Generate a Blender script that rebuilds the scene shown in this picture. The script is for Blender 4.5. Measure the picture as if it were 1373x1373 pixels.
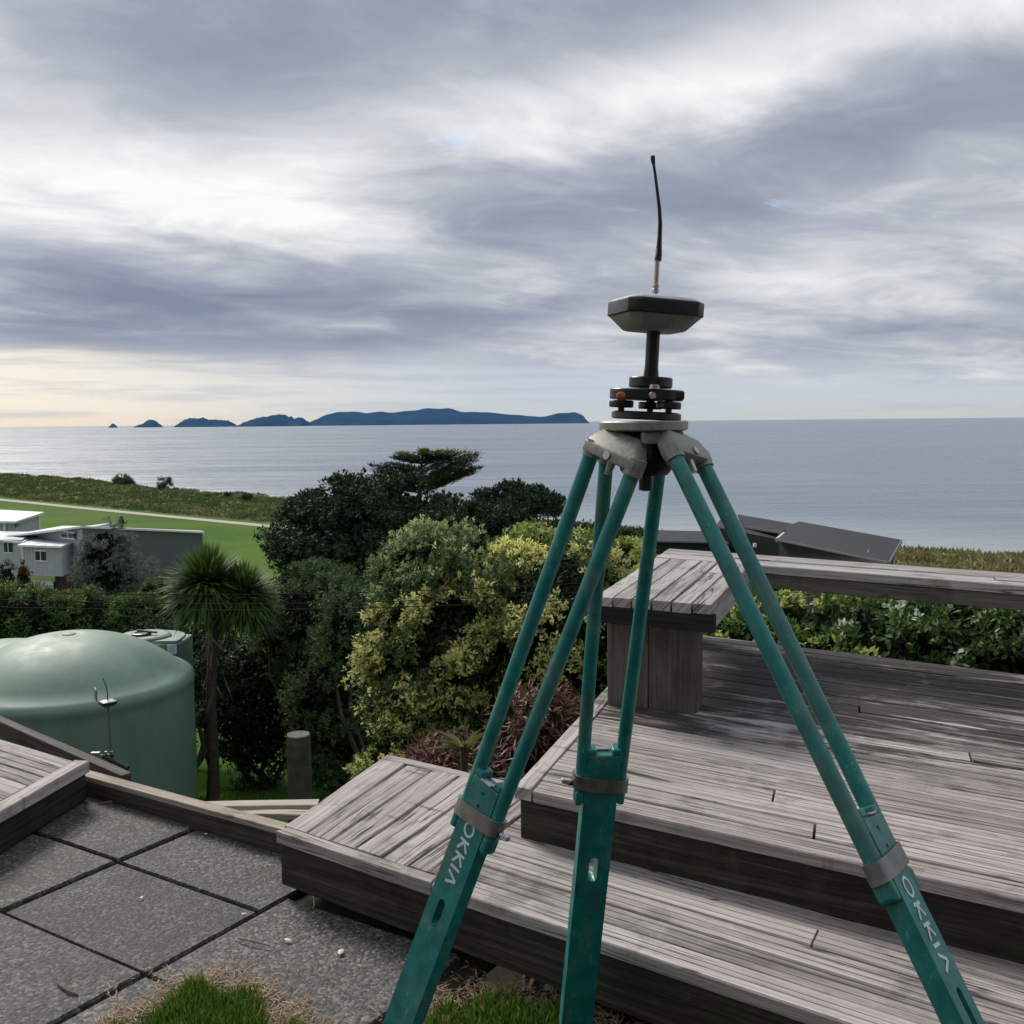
import bpy, bmesh, math, random
import numpy as np
from mathutils import Vector, Matrix

for o in list(bpy.data.objects):
    bpy.data.objects.remove(o)
S = bpy.context.scene
COL = S.collection
random.seed(7)
RNG = np.random.default_rng(7)

# ------------------------------------------------------------------ camera
EYE = Vector((0, 0, 1.45))
PITCH = math.radians(5.05)
ROLL = math.atan(13 / 1373)
F = Vector((0, math.cos(PITCH), -math.sin(PITCH)))
R0 = Vector((1, 0, 0))
U0 = R0.cross(F)
CR = R0 * math.cos(ROLL) - U0 * math.sin(ROLL)
CU = R0 * math.sin(ROLL) + U0 * math.cos(ROLL)
cam = bpy.data.cameras.new('camera')
cam.sensor_width = 36
cam.lens = 36
cam.clip_start = 0.05
cam.clip_end = 200000
camo = bpy.data.objects.new('camera', cam)
COL.objects.link(camo)
M = Matrix((CR, CU, -F)).transposed().to_4x4()
M.translation = EYE
camo.matrix_world = M
S.camera = camo

def ray(px, py):
    return F + CR * ((px - 686.5) / 1373) - CU * ((py - 686.5) / 1373)
def az(px, py, z):                      # a point of the photograph on the level z
    v = ray(px, py)
    return EYE + v * ((z - EYE.z) / v.z)
def ay(px, py, y):                      # a point of the photograph at the distance y
    v = ray(px, py)
    return EYE + v * (y / v.y)

# ------------------------------------------------------------------ sky, sun, exposure
SUN_EL, SUN_AZ = math.radians(40), math.radians(-34)      # ahead of the camera, to its left
sun_dir = Vector((math.sin(SUN_AZ) * math.cos(SUN_EL), math.cos(SUN_AZ) * math.cos(SUN_EL), math.sin(SUN_EL)))
world = bpy.data.worlds.new('World')
S.world = world
world.use_nodes = True
WN = world.node_tree
WN.nodes.clear()

class NT:
    """small helper for building node trees"""
    def __init__(s, tree): s.t = tree
    def n(s, kind, **kw):
        nd = s.t.nodes.new(kind)
        for k, v in kw.items(): setattr(nd, k, v)
        return nd
    def put(s, sock, v):
        if isinstance(v, bpy.types.NodeSocket): s.t.links.new(v, sock)
        elif v is not None: sock.default_value = v
    def m(s, op, a, b=None, c=None, clamp=False):
        nd = s.n('ShaderNodeMath', operation=op); nd.use_clamp = clamp
        s.put(nd.inputs[0], a); s.put(nd.inputs[1], b)
        if c is not None: s.put(nd.inputs[2], c)
        return nd.outputs[0]
    def vm(s, op, a, b=None):
        nd = s.n('ShaderNodeVectorMath', operation=op)
        s.put(nd.inputs[0], a); s.put(nd.inputs[1], b)
        return nd.outputs[0] if op not in ('DOT_PRODUCT', 'LENGTH', 'DISTANCE') else nd.outputs['Value']
    def noise(s, vec, scale=5, detail=4, rough=.55, dist=0, out='Fac'):
        nd = s.n('ShaderNodeTexNoise')
        if vec is not None: s.put(nd.inputs['Vector'], vec)
        nd.inputs['Scale'].default_value = scale; nd.inputs['Detail'].default_value = detail
        nd.inputs['Roughness'].default_value = rough; nd.inputs['Distortion'].default_value = dist
        return nd.outputs[out]
    def mr(s, v, a, b, c=0, d=1, smooth=True):
        nd = s.n('ShaderNodeMapRange'); nd.interpolation_type = 'SMOOTHSTEP' if smooth else 'LINEAR'
        s.put(nd.inputs['Value'], v)
        for k, x in zip(('From Min', 'From Max', 'To Min', 'To Max'), (a, b, c, d)): s.put(nd.inputs[k], x)
        return nd.outputs['Result']
    def mix(s, fac, a, b, blend='MIX'):
        nd = s.n('ShaderNodeMix', data_type='RGBA', blend_type=blend)
        s.put(nd.inputs[0], fac)
        for sock, v in ((nd.inputs[6], a), (nd.inputs[7], b)):
            if isinstance(v, (tuple, list)) and len(v) == 3: v = (*v, 1)
            s.put(sock, v)
        return nd.outputs[2]
    def ramp(s, fac, stops):
        nd = s.n('ShaderNodeValToRGB'); s.put(nd.inputs[0], fac)
        el = nd.color_ramp.elements
        while len(el) < len(stops): el.new(.5)
        for e, (p, c) in zip(el, stops): e.position = p; e.color = (*c, 1) if len(c) == 3 else c
        return nd.outputs[0]
    def xyz(s, v):
        nd = s.n('ShaderNodeSeparateXYZ'); s.put(nd.inputs[0], v); return nd.outputs
    def comb(s, x, y, z=0.):
        nd = s.n('ShaderNodeCombineXYZ')
        for i, v in enumerate((x, y, z)): s.put(nd.inputs[i], v)
        return nd.outputs[0]

def build_sky():
    k = NT(WN)
    sky = k.n('ShaderNodeTexSky', sky_type='NISHITA')
    sky.sun_disc = False
    sky.sun_elevation = SUN_EL; sky.sun_rotation = SUN_AZ
    sky.air_density = 1; sky.dust_density = .6; sky.ozone_density = 1.5
    d = k.n('ShaderNodeTexCoord').outputs['Generated']
    x, y, z = k.xyz(d)
    zc = k.m('MAXIMUM', z, 0.0)
    zz = k.m('ADD', zc, 0.13)
    px, py = k.m('DIVIDE', x, zz), k.m('DIVIDE', y, zz)          # the cloud layer as a sheet overhead
    # streaks run from the far left to the near right
    a = math.radians(24)
    su = k.m('ADD', k.m('MULTIPLY', px, math.cos(a)), k.m('MULTIPLY', py, math.sin(a)))
    sv = k.m('ADD', k.m('MULTIPLY', px, -math.sin(a)), k.m('MULTIPLY', py, math.cos(a)))
    p1 = k.comb(k.m('MULTIPLY', su, .55), k.m('MULTIPLY', sv, .74), 3.1)
    warp = k.noise(p1, 1.6, 2, .5, out='Color')
    p2 = k.vm('ADD', p1, k.vm('MULTIPLY', k.vm('SUBTRACT', warp, (.5, .5, .5)), (.42, .42, .5)))
    mid = k.noise(p2, 1.9, 7, .56)
    fine = k.noise(k.vm('ADD', p2, k.vm('MULTIPLY', warp, (.4, .4, 0.))), 6, 7, .66)
    val = k.m('MULTIPLY_ADD', k.m('SUBTRACT', mid, .5), 1.15, .53)
    val = k.m('MULTIPLY_ADD', k.m('SUBTRACT', fine, .5), .36, val)
    # the larger masses of this sky, by compass bearing and height
    bear = k.m('ARCTAN2', x, y)
    elev = k.m('ARCSINE', z)
    wob = k.m('MULTIPLY', k.m('SUBTRACT', mid, .5), .20)
    ev = k.m('SUBTRACT', k.m('MULTIPLY_ADD', wob, .5, elev), k.m('MULTIPLY', bear, .16))
    bv = k.comb(k.m('ADD', bear, wob), ev, 0.)
    def mass(pxx, pyy, sa, se, amt):
        a0 = math.atan((pxx - 686) / 1373)
        e0 = math.atan((565 - pyy) / 1373 * math.cos(a0)) - .16 * a0
        nd = k.n('ShaderNodeVectorMath', operation='MULTIPLY_ADD')
        k.put(nd.inputs[0], bv); nd.inputs[1].default_value = (1 / sa, 1 / se, 0); nd.inputs[2].default_value = (-a0 / sa, -e0 / se, 0)
        q = k.vm('DOT_PRODUCT', nd.outputs[0], nd.outputs[0])
        return k.m('MULTIPLY', k.m('POWER', .3679, q), amt)
    for m_ in [(60, 215, .17, .065, .24), (350, 275, .22, .05, .24), (500, 190, .13, .05, .16),
               (780, 165, .17, .04, .20), (1080, 80, .2, .04, .18), (1200, 310, .24, .04, .10), (1330, 50, .12, .06, .08), (1040, 400, .16, .03, .10),
               (230, 120, .22, .055, -.17), (480, 20, .2, .06, -.14), (860, 30, .2, .04, -.18),
               (1130, 185, .24, .05, -.28), (250, 405, .28, .04, -.27), (40, 470, .2, .03, -.24), (520, 450, .24, .024, -.26), (1290, 285, .14, .025, -.16)]:
        val = k.m('ADD', val, mass(*m_))
    cloud = k.ramp(val, [(.05, (.205, .235, .31)), (.30, (.28, .312, .39)), (.50, (.405, .435, .495)), (.68, (.60, .622, .655)), (.90, (.86, .86, .86))])
    # low, thin, warm haze band towards the sun
    low = k.mr(k.m('MULTIPLY_ADD', wob, .25, k.m('MULTIPLY_ADD', bear, .03, elev)), .035, .075, 1, 0)
    warmth = k.mr(bear, .05, -.55)
    band = k.mix(warmth, (.50, .56, .65), (.92, .86, .74))
    bandn = k.mr(k.m('ADD', k.noise(k.comb(k.m('MULTIPLY', bear, 2.2), k.m('MULTIPLY', elev, 42), 0.), 2.5, 5, .6), k.m('MULTIPLY', low, .25)), .45, .75)
    strk = k.mr(k.noise(k.comb(k.m('MULTIPLY', bear, 5.), k.m('MULTIPLY', elev, 75.), 2.), 1, 5, .62), .46, .64)
    band = k.mix(k.m('MULTIPLY', strk, .62), band, k.mix(warmth, (.42, .47, .56), (.56, .56, .58)))
    cloud = k.mix(k.m('MULTIPLY', k.m('MULTIPLY', low, .92), k.mr(bandn, 0, 1, .72, 1)), cloud, band)
    cloud = k.vm('MULTIPLY', cloud, (8.0, 8.0, 8.0))
    # gaps where the blue shows
    gap = k.m('ADD', mass(590, 226, .045, .016, 1.0), mass(965, 322, .06, .013, .9))
    gap = k.m('MULTIPLY', k.mr(k.m('MULTIPLY_ADD', k.m('SUBTRACT', fine, .5), 4.5, k.m('SUBTRACT', gap, .62)), .0, 1.0), .42)
    bluesky = k.mix(.35, sky.outputs[0], (4.2, 5.6, 8.0))
    out = k.mix(gap, cloud, bluesky)
    # under the horizon the light of the sky goes on evenly
    bg = k.n('ShaderNodeBackground'); bg.inputs[1].default_value = .1
    k.put(bg.inputs[0], out)
    ow = k.n('ShaderNodeOutputWorld')
    WN.links.new(bg.outputs[0], ow.inputs[0])
build_sky()
world.cycles.sampling_method = 'MANUAL'; world.cycles.sample_map_resolution = 256

sun = bpy.data.lights.new('sun', 'SUN')
sun.energy = 2.2
sun.angle = math.radians(20)
sun.color = (1, .94, .84)
suno = bpy.data.objects.new('sun', sun)
COL.objects.link(suno)
suno.rotation_euler = (-sun_dir).to_track_quat('-Z', 'Y').to_euler()
vs = S.view_settings
vs.view_transform = 'Standard'; vs.look = 'None'; vs.gamma = 1; vs.use_curve_mapping = False
vs.exposure = 0.5
S.cycles.volume_bounces = 0
S.cycles.transparent_max_bounces = 8
S.cycles.max_bounces = 4; S.cycles.diffuse_bounces = 2; S.cycles.glossy_bounces = 2; S.cycles.transmission_bounces = 2

# ------------------------------------------------------------------ materials
MATS = {}
def material(name, fn):
    if name in MATS: return MATS[name]
    m = bpy.data.materials.new(name); m.use_nodes = True
    t = m.node_tree; t.nodes.clear()
    k = NT(t)
    out = k.n('ShaderNodeOutputMaterial')
    b = k.n('ShaderNodeBsdfPrincipled')
    t.links.new(b.outputs[0], out.inputs[0])
    fn(k, b, out)
    MATS[name] = m
    return m
def bump(k, b, h, dist=.002, strength=.6):
    nd = k.n('ShaderNodeBump'); nd.inputs['Strength'].default_value = strength; nd.inputs['Distance'].default_value = dist
    k.put(nd.inputs['Height'], h); k.put(b.inputs['Normal'], nd.outputs[0])
def obj_co(k): return k.n('ShaderNodeTexCoord').outputs['Object']
def pos(k): return k.n('ShaderNodeNewGeometry').outputs['Position']

def plain(name, col, rough=.5, metal=0, var=.15, scale=30, bmp=0., spec=.5):
    def fn(k, b, out):
        n = k.noise(obj_co(k), scale, 5, .6)
        c0 = tuple(c * (1 - var) for c in col); c1 = tuple(min(1, c * (1 + var)) for c in col)
        k.put(b.inputs['Base Color'], k.mix(k.mr(n, .3, .7), c0, c1))
        k.put(b.inputs['Roughness'], k.mr(n, .3, .7, max(.05, rough - .08), min(1, rough + .08)))
        b.inputs['Metallic'].default_value = metal
        b.inputs['Specular IOR Level'].default_value = spec
        if bmp: bump(k, b, n, bmp)
    return material(name, fn)

def wood(name, dark, mid, light, stain_shade=.0, crack=.5, moss=0.):
    def fn(k, b, out):
        uv = k.n('ShaderNodeUVMap').outputs[0]
        rnd = k.n('ShaderNodeObjectInfo').outputs['Random']
        u, v, _ = k.xyz(uv)
        off = k.m('MULTIPLY', rnd, 37.)
        c = k.comb(k.m('ADD', u, off), k.m('ADD', v, off), off)
        def st(a, bb): return k.vm('MULTIPLY', c, (a, bb, 1.))
        wv = k.noise(st(2.2, 6.), 1, 3, .5)
        c2 = k.vm('ADD', st(2.0, 70.), k.comb(0., k.m('MULTIPLY', wv, 1.6), 0.))
        grain = k.noise(c2, 1, 5, .62)
        fibre = k.noise(st(9., 260.), 1, 3, .6)
        blotch = k.noise(st(2.6, 7.), 1, 4, .6)
        g = k.m('ADD', k.m('MULTIPLY', grain, .6), k.m('ADD', k.m('MULTIPLY', fibre, .25), k.m('MULTIPLY', blotch, .25)))
        g = k.m('ADD', g, k.m('MULTIPLY', k.m('SUBTRACT', rnd, .5), .16))
        col = k.ramp(g, [(.36, dark), (.52, mid), (.68, light)])
        # weather checks: long thin splits along the grain
        ck = k.noise(k.vm('ADD', st(1.3, 46.), k.comb(0., k.m('MULTIPLY', wv, 2.2), 4.)), 1, 2, .5)
        ckm = k.m('MULTIPLY', k.mr(k.m('ABSOLUTE', k.m('SUBTRACT', ck, .5)), .03, .0), k.mr(blotch, .45, .62))
        ckm = k.m('MULTIPLY', ckm, crack)
        col = k.mix(ckm, col, tuple(x * .12 for x in dark))
        if stain_shade:
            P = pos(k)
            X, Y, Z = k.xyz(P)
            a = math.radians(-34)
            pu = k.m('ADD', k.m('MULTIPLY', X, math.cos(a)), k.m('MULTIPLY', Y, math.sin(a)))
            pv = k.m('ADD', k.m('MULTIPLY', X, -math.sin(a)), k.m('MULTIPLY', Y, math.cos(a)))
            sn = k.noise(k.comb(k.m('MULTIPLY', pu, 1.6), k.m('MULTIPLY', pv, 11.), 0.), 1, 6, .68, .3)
            damp = k.m('ADD', k.mr(pv, 2.7, 4.0, -.13, .14), k.mr(pu, .2, -1.8, -.05, .05))  # more dark streaks towards the back; on the step partly painted shade
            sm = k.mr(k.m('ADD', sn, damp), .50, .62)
            col = k.mix(k.m('MULTIPLY', sm, stain_shade), col, (.012, .011, .012))
        pt = k.noise(k.vm('MULTIPLY', pos(k), (1., 1., .6)), 4.5, 7, .68)
        col = k.mix(k.m('MULTIPLY', k.mr(pt, .54, .66), .38), col, tuple(x * .55 for x in dark))
        pl2 = k.noise(pos(k), 7.3, 6, .66)
        col = k.mix(k.m('MULTIPLY', k.mr(pl2, .56, .68), .2), col, tuple(min(1, x * 1.15) for x in light))
        if moss:
            mn = k.noise(pos(k), 9, 5, .6)
            col = k.mix(k.m('MULTIPLY', k.mr(mn, .5, .68), moss), col, (.05, .055, .02))
        k.put(b.inputs['Base Color'], col)
        b.inputs['Roughness'].default_value = .82
        b.inputs['Specular IOR Level'].default_value = .25
        h = k.m('SUBTRACT', k.m('ADD', grain, k.m('MULTIPLY', fibre, .5)), k.m('MULTIPLY', ckm, 1.5))
        bump(k, b, h, .004, .8)
    return material(name, fn)

M_DECK = wood('weathered_decking', (.085, .074, .069), (.32, .285, .273), (.52, .475, .458), stain_shade=.85)
M_STEP = wood('weathered_step', (.11, .097, .091), (.34, .305, .293), (.53, .485, .468), stain_shade=.7, crack=.9)  # dark streaks are damp plus shade painted in at the step's back
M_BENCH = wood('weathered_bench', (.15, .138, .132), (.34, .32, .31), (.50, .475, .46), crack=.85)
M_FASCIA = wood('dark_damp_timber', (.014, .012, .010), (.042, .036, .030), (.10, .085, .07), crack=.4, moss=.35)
M_CHAR = wood('black_stained_timber', (.006, .006, .007), (.016, .016, .018), (.03, .03, .032))
M_BLEG = wood('grey_brown_post', (.06, .05, .042), (.115, .10, .086), (.17, .15, .13), crack=.5)
M_PALE = wood('pale_bare_plank', (.2, .17, .14), (.40, .35, .29), (.56, .5, .43), crack=.6)
M_BEAM = wood('grey_beam', (.05, .045, .042), (.13, .115, .105), (.22, .2, .18), crack=.4)

def teal(k, b, out):
    c = obj_co(k)
    P = pos(k)
    n1 = k.noise(P, 22, 6, .65)
    n2 = k.noise(k.vm('MULTIPLY', P, (60., 60., 14.)), 1, 6, .7)
    base = k.mix(k.mr(n1, .3, .7), (.004, .14, .135), (.012, .24, .215))
    worn = k.mr(k.m('ADD', k.m('MULTIPLY', n1, .4), k.m('MULTIPLY', n2, .6)), .53, .63)
    col = k.mix(k.m('MULTIPLY', worn, .6), base, (.16, .19, .15))
    dirt = k.mr(k.noise(P, 5, 5, .65), .50, .70)
    col = k.mix(k.m('MULTIPLY', dirt, .5), col, (.16, .14, .095))
    sc = k.noise(k.vm('MULTIPLY', P, (210., 210., 16.)), 1, 3, .5)
    scm = k.m('MULTIPLY', k.mr(sc, .66, .72), k.mr(n1, .42, .58))
    col = k.mix(k.m('MULTIPLY', scm, .7), col, (.36, .40, .36))
    k.put(b.inputs['Base Color'], col)
    k.put(b.inputs['Roughness'], k.mr(n2, .3, .7, .30, .55))
    bump(k, b, n2, .0004, .25)
M_TEAL = material('worn_teal_paint', teal)
M_CAST = plain('grey_cast_metal', (.26, .26, .225), .5, .2, .2, 90, .0004)
M_STRAP = plain('dull_metal_strap', (.24, .235, .22), .45, .7, .2, 40)
M_BRIGHT = plain('bright_lever', (.6, .6, .62), .3, .6, .1, 40)
M_BLACK = plain('black_plastic', (.011, .012, .014), .38, 0, .2, 60)
M_BLACKM = plain('black_anodised', (.012, .013, .014), .35, .3, .2, 50)
M_BRASS = plain('brass_knob', (.42, .16, .06), .4, .6, .2, 80)
M_RXTOP = plain('light_grey_plastic', (.42, .45, .42), .4, 0, .08, 40)
M_RXLOW = plain('beige_grey_plastic', (.25, .27, .24), .45, 0, .1, 40)
M_WHITE = plain('white_print', (.62, .74, .74), .5, 0, .12, 120)
M_STEEL = plain('dull_steel', (.45, .42, .40), .35, .8, .1, 60)

def paver_mat(k, b, out):
    P = pos(k)
    v = k.n('ShaderNodeTexVoronoi'); v.inputs['Scale'].default_value = 115; k.put(v.inputs['Vector'], P)
    n = k.noise(P, 110, 5, .7)
    n2 = k.noise(P, 2.2, 5, .6)
    sep = k.n('ShaderNodeSeparateColor'); k.put(sep.inputs[0], v.outputs['Color'])
    stone = k.m('ADD', k.m('MULTIPLY', sep.outputs[0], .7), k.m('MULTIPLY', n, .3))
    col = k.ramp(stone, [(.2, (.030, .028, .028)), (.5, (.070, .066, .065)), (.75, (.125, .118, .115)), (.92, (.28, .265, .25))])
    col = k.mix(k.m('MULTIPLY', k.mr(n2, .4, .7), .5), col, (.035, .035, .034))
    st = k.mr(k.noise(P, 5.5, 6, .65), .52, .70)
    col = k.mix(k.m('MULTIPLY', st, .55), col, (.028, .027, .022))
    rnd = k.n('ShaderNodeObjectInfo').outputs['Random']
    tone = k.mr(rnd, 0, 1, .78, 1.22, False)
    col = k.vm('MULTIPLY', col, k.comb(tone, tone, tone))
    k.put(b.inputs['Base Color'], col)
    b.inputs['Roughness'].default_value = .75
    bump(k, b, k.m('SUBTRACT', k.m('MULTIPLY', n, .4), v.outputs['Distance']), .003, .7)
M_PAVER = material('exposed_aggregate', paver_mat)

def soil(k, b, out):
    n = k.noise(pos(k), 18, 6, .65)
    k.put(b.inputs['Base Color'], k.mix(n, (.010, .008, .006), (.035, .027, .018)))
    b.inputs['Roughness'].default_value = .95
    bump(k, b, n, .02)
M_SOIL = material('soil', soil)

def tank_mat(k, b, out):
    c = obj_co(k)
    n = k.noise(k.vm('MULTIPLY', c, (3., 3., .7)), 1, 5, .6)
    n2 = k.noise(c, 160, 3, .5)
    stk = k.noise(k.vm('MULTIPLY', c, (9., 9., .35)), 1, 5, .65)
    base = k.mix(k.mr(n, .3, .7), (.150, .240, .190), (.185, .28, .225))
    base = k.mix(k.mr(stk, .54, .74, 0, .30), base, (.10, .14, .105))
    base = k.mix(k.mr(k.noise(c, 2.4, 6, .7), .54, .72, 0, .28), base, (.26, .32, .27))
    k.put(b.inputs['Base Color'], base)
    k.put(b.inputs['Roughness'], k.mr(n, .3, .7, .46, .6))
    bump(k, b, n2, .0015, .15)
M_TANK = material('green_polyethylene', tank_mat)

def foliage(name, dark, light, tip=None, rough=.55, trans=.22, spec=.35):
    def fn(k, b, out):
        g = k.n('ShaderNodeNewGeometry')
        r = g.outputs['Random Per Island']
        col = k.mix(r, dark, light)
        big = k.noise(g.outputs['Position'], 1.1, 3, .5)
        col = k.mix(k.mr(big, .35, .7), col, tuple(x * .72 for x in light), 'MIX') if False else col
        if tip is not None:
            at = k.n('ShaderNodeAttribute', attribute_name='tip')
            col = k.mix(at.outputs['Fac'], col, k.mix(r, tip, tuple(min(1, x * 1.35) for x in tip)))
        k.put(b.inputs['Base Color'], col)
        b.inputs['Roughness'].default_value = rough
        b.inputs['Specular IOR Level'].default_value = spec
        tr = k.n('ShaderNodeBsdfTranslucent'); k.put(tr.inputs[0], col)
        mx = k.n('ShaderNodeMixShader'); mx.inputs[0].default_value = trans
        k.t.links.new(b.outputs[0], mx.inputs[1]); k.t.links.new(tr.outputs[0], mx.inputs[2])
        k.t.links.new(mx.outputs[0], out.inputs[0])
    return material(name, fn)
M_BARK = plain('bark', (.075, .058, .045), .9, 0, .4, 20, .02)
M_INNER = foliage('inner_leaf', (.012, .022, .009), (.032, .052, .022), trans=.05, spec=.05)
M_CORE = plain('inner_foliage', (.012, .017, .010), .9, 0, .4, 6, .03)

# ------------------------------------------------------------------ mesh helpers
def tag(o, label=None, cat=None, group=None, kind=None):
    if label: o['label'] = label
    if cat: o['category'] = cat
    if group: o['group'] = group
    if kind: o['kind'] = kind
    return o
def empty(name, loc=(0, 0, 0), label=None, cat=None, group=None):
    o = bpy.data.objects.new(name, None); COL.objects.link(o)
    o.location = loc; o.empty_display_size = .1
    return tag(o, label, cat, group)
def link(name, me, mat, parent=None):
    o = bpy.data.objects.new(name, me); COL.objects.link(o)
    if mat is not None and not me.materials: me.materials.append(mat)
    if parent is not None:
        o.parent = parent
        if parent.type == 'EMPTY': o.matrix_parent_inverse = Matrix.Translation(parent.location).inverted()
    return o
class MB:
    """collects shapes given in world coordinates and links them as one mesh"""
    def __init__(s): s.v = []; s.f = []
    def add(s, vs, fs):
        b = len(s.v); s.v += [tuple(v) for v in vs]; s.f += [tuple(b + i for i in f) for f in fs]; return s
    def box(s, c, size, mat=None):
        c = Vector(c); hx, hy, hz = (x / 2 for x in size)
        mat = mat or Matrix.Identity(3)
        vs = [c + mat @ Vector((x, y, z)) for x in (-hx, hx) for y in (-hy, hy) for z in (-hz, hz)]
        return s.add(vs, [(0, 1, 3, 2), (4, 6, 7, 5), (0, 4, 5, 1), (2, 3, 7, 6), (0, 2, 6, 4), (1, 5, 7, 3)])
    def hexa(s, bot, top):              # eight corners
        n = len(bot)
        fs = [tuple(range(n))[::-1], tuple(range(n, 2 * n))] + [(i, (i + 1) % n, n + (i + 1) % n, n + i) for i in range(n)]
        return s.add(list(bot) + list(top), fs)
    def tube(s, pts, rad, seg=10, cap=True):
        pts = [Vector(p) for p in pts]
        if not isinstance(rad, (list, tuple)): rad = [rad] * len(pts)
        ref = None; rings = []
        for i, p in enumerate(pts):
            d = (pts[min(i + 1, len(pts) - 1)] - pts[max(i - 1, 0)]).normalized()
            if ref is None: ref = d.orthogonal().normalized()
            ref = (ref - d * ref.dot(d)).normalized()
            q = d.cross(ref)
            rings.append([p + (ref * math.cos(t) + q * math.sin(t)) * rad[i] for t in (2 * math.pi * j / seg for j in range(seg))])
        vs = [v for r in rings for v in r]; fs = []
        for i in range(len(pts) - 1):
            for j in range(seg):
                a, b = i * seg + j, i * seg + (j + 1) % seg
                fs.append((a, b, b + seg, a + seg))
        if cap: fs += [tuple(range(seg))[::-1], tuple((len(pts) - 1) * seg + j for j in range(seg))]
        return s.add(vs, fs)
    def lathe(s, prof, seg=32, at=(0, 0, 0), mat=None, ph=0, cap=True):
        at = Vector(at); mat = mat or Matrix.Identity(3)
        vs = []; fs = []
        for r, z in prof:
            for j in range(seg):
                t = 2 * math.pi * j / seg + ph
                vs.append(at + mat @ Vector((r * math.cos(t), r * math.sin(t), z)))
        for i in range(len(prof) - 1):
            for j in range(seg):
                a, b = i * seg + j, i * seg + (j + 1) % seg
                fs.append((a, b, b + seg, a + seg))
        if cap: fs += [tuple(range(seg))[::-1], tuple((len(prof) - 1) * seg + j for j in range(seg))]
        return s.add(vs, fs)
    def build(s, name, mat, parent=None, smooth=None, bevel=0):
        me = bpy.data.meshes.new(name)
        me.from_pydata(s.v, [], s.f)
        bm = bmesh.new(); bm.from_mesh(me)
        bmesh.ops.recalc_face_normals(bm, faces=bm.faces)
        if bevel:
            ed = [e for e in bm.edges if len(e.link_faces) == 2 and e.calc_face_angle() > .6]
            bmesh.ops.bevel(bm, geom=ed, offset=bevel, segments=2, profile=.5, affect='EDGES')
        bm.to_mesh(me); bm.free()
        if smooth is not None:
            me.polygons.foreach_set('use_smooth', [True] * len(me.polygons))
            me.set_sharp_from_angle(angle=math.radians(smooth))
        box_uv(me)
        return link(name, me, mat, parent)

def box_uv(me):
    uv = me.uv_layers.new(name='UVMap')
    n = len(me.loops)
    if n > 20000: return
    co = np.empty(len(me.vertices) * 3); me.vertices.foreach_get('co', co); co = co.reshape(-1, 3)
    ext = co.max(0) - co.min(0) if len(co) else np.zeros(3)
    # principal direction of the piece is the grain direction
    c = co - co.mean(0)
    w, V = np.linalg.eigh(c.T @ c)
    ax = V[:, 2]; sd = V[:, 1]; th = V[:, 0]
    idx = np.empty(n, int); me.loops.foreach_get('vertex_index', idx)
    out = np.empty((n, 2))
    L = co @ ax; A = co @ sd; B = co @ th
    out[:, 0] = L[idx]; out[:, 1] = (A + B)[idx]
    uv.data.foreach_set('uv', out.ravel())

def board(name, a, b, c, d, top, thick, mat, parent, grooves=2, wob=.002, segs=5):
    """one plank: a-b and d-c are its long sides, a-d and b-c its ends (2D points)"""
    a, b, c, d = (Vector((p[0], p[1])) for p in (a, b, c, d))
    L = ((b - a).length + (c - d).length) / 2; Wd = (d - a).length
    prof = [(0, -thick), (0, -.004), (.035, 0)]
    for g in range(grooves):
        m_ = (g + 1) / (grooves + 1) + random.uniform(-.06, .06)
        prof += [(m_ - .022, 0), (m_, -.006), (m_ + .022, 0)]
    prof += [(.965, 0), (1, -.004), (1, -thick)]
    np_ = len(prof)
    vs = []; uvs = []
    o1, o2 = random.uniform(0, 9), random.uniform(0, 9)
    tw = random.uniform(-wob, wob)
    for i in range(segs + 1):
        t = i / segs
        p0 = a.lerp(b, t); p1 = d.lerp(c, t)
        dz = math.sin(o1 + t * 5) * wob * .6 + tw
        e0 = random.uniform(-.0015, .0015); e1 = random.uniform(-.0015, .0015)
        side = (p1 - p0).normalized()
        for j, (v, z) in enumerate(prof):
            q = p0.lerp(p1, v) + side * (e0 if v == 0 else e1 if v == 1 else 0)
            vs.append((q.x, q.y, top + z + (dz if z > -thick else 0))); uvs.append((t * L + o1, v * Wd + o2 + (abs(z) if v in (0, 1) else 0)))
    fs = []
    for i in range(segs):
        for j in range(np_):
            k2 = (j + 1) % np_
            fs.append((i * np_ + j, i * np_ + k2, (i + 1) * np_ + k2, (i + 1) * np_ + j))
    fs += [tuple(range(np_))[::-1], tuple(segs * np_ + j for j in range(np_))]
    me = bpy.data.meshes.new(name); me.from_pydata(vs, [], fs)
    bm = bmesh.new(); bm.from_mesh(me); bmesh.ops.recalc_face_normals(bm, faces=bm.faces); bm.to_mesh(me); bm.free()
    uv = me.uv_layers.new(name='UVMap')
    for lp in me.loops: uv.data[lp.index].uv = uvs[lp.vertex_index]
    return link(name, me, mat, parent)

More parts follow.
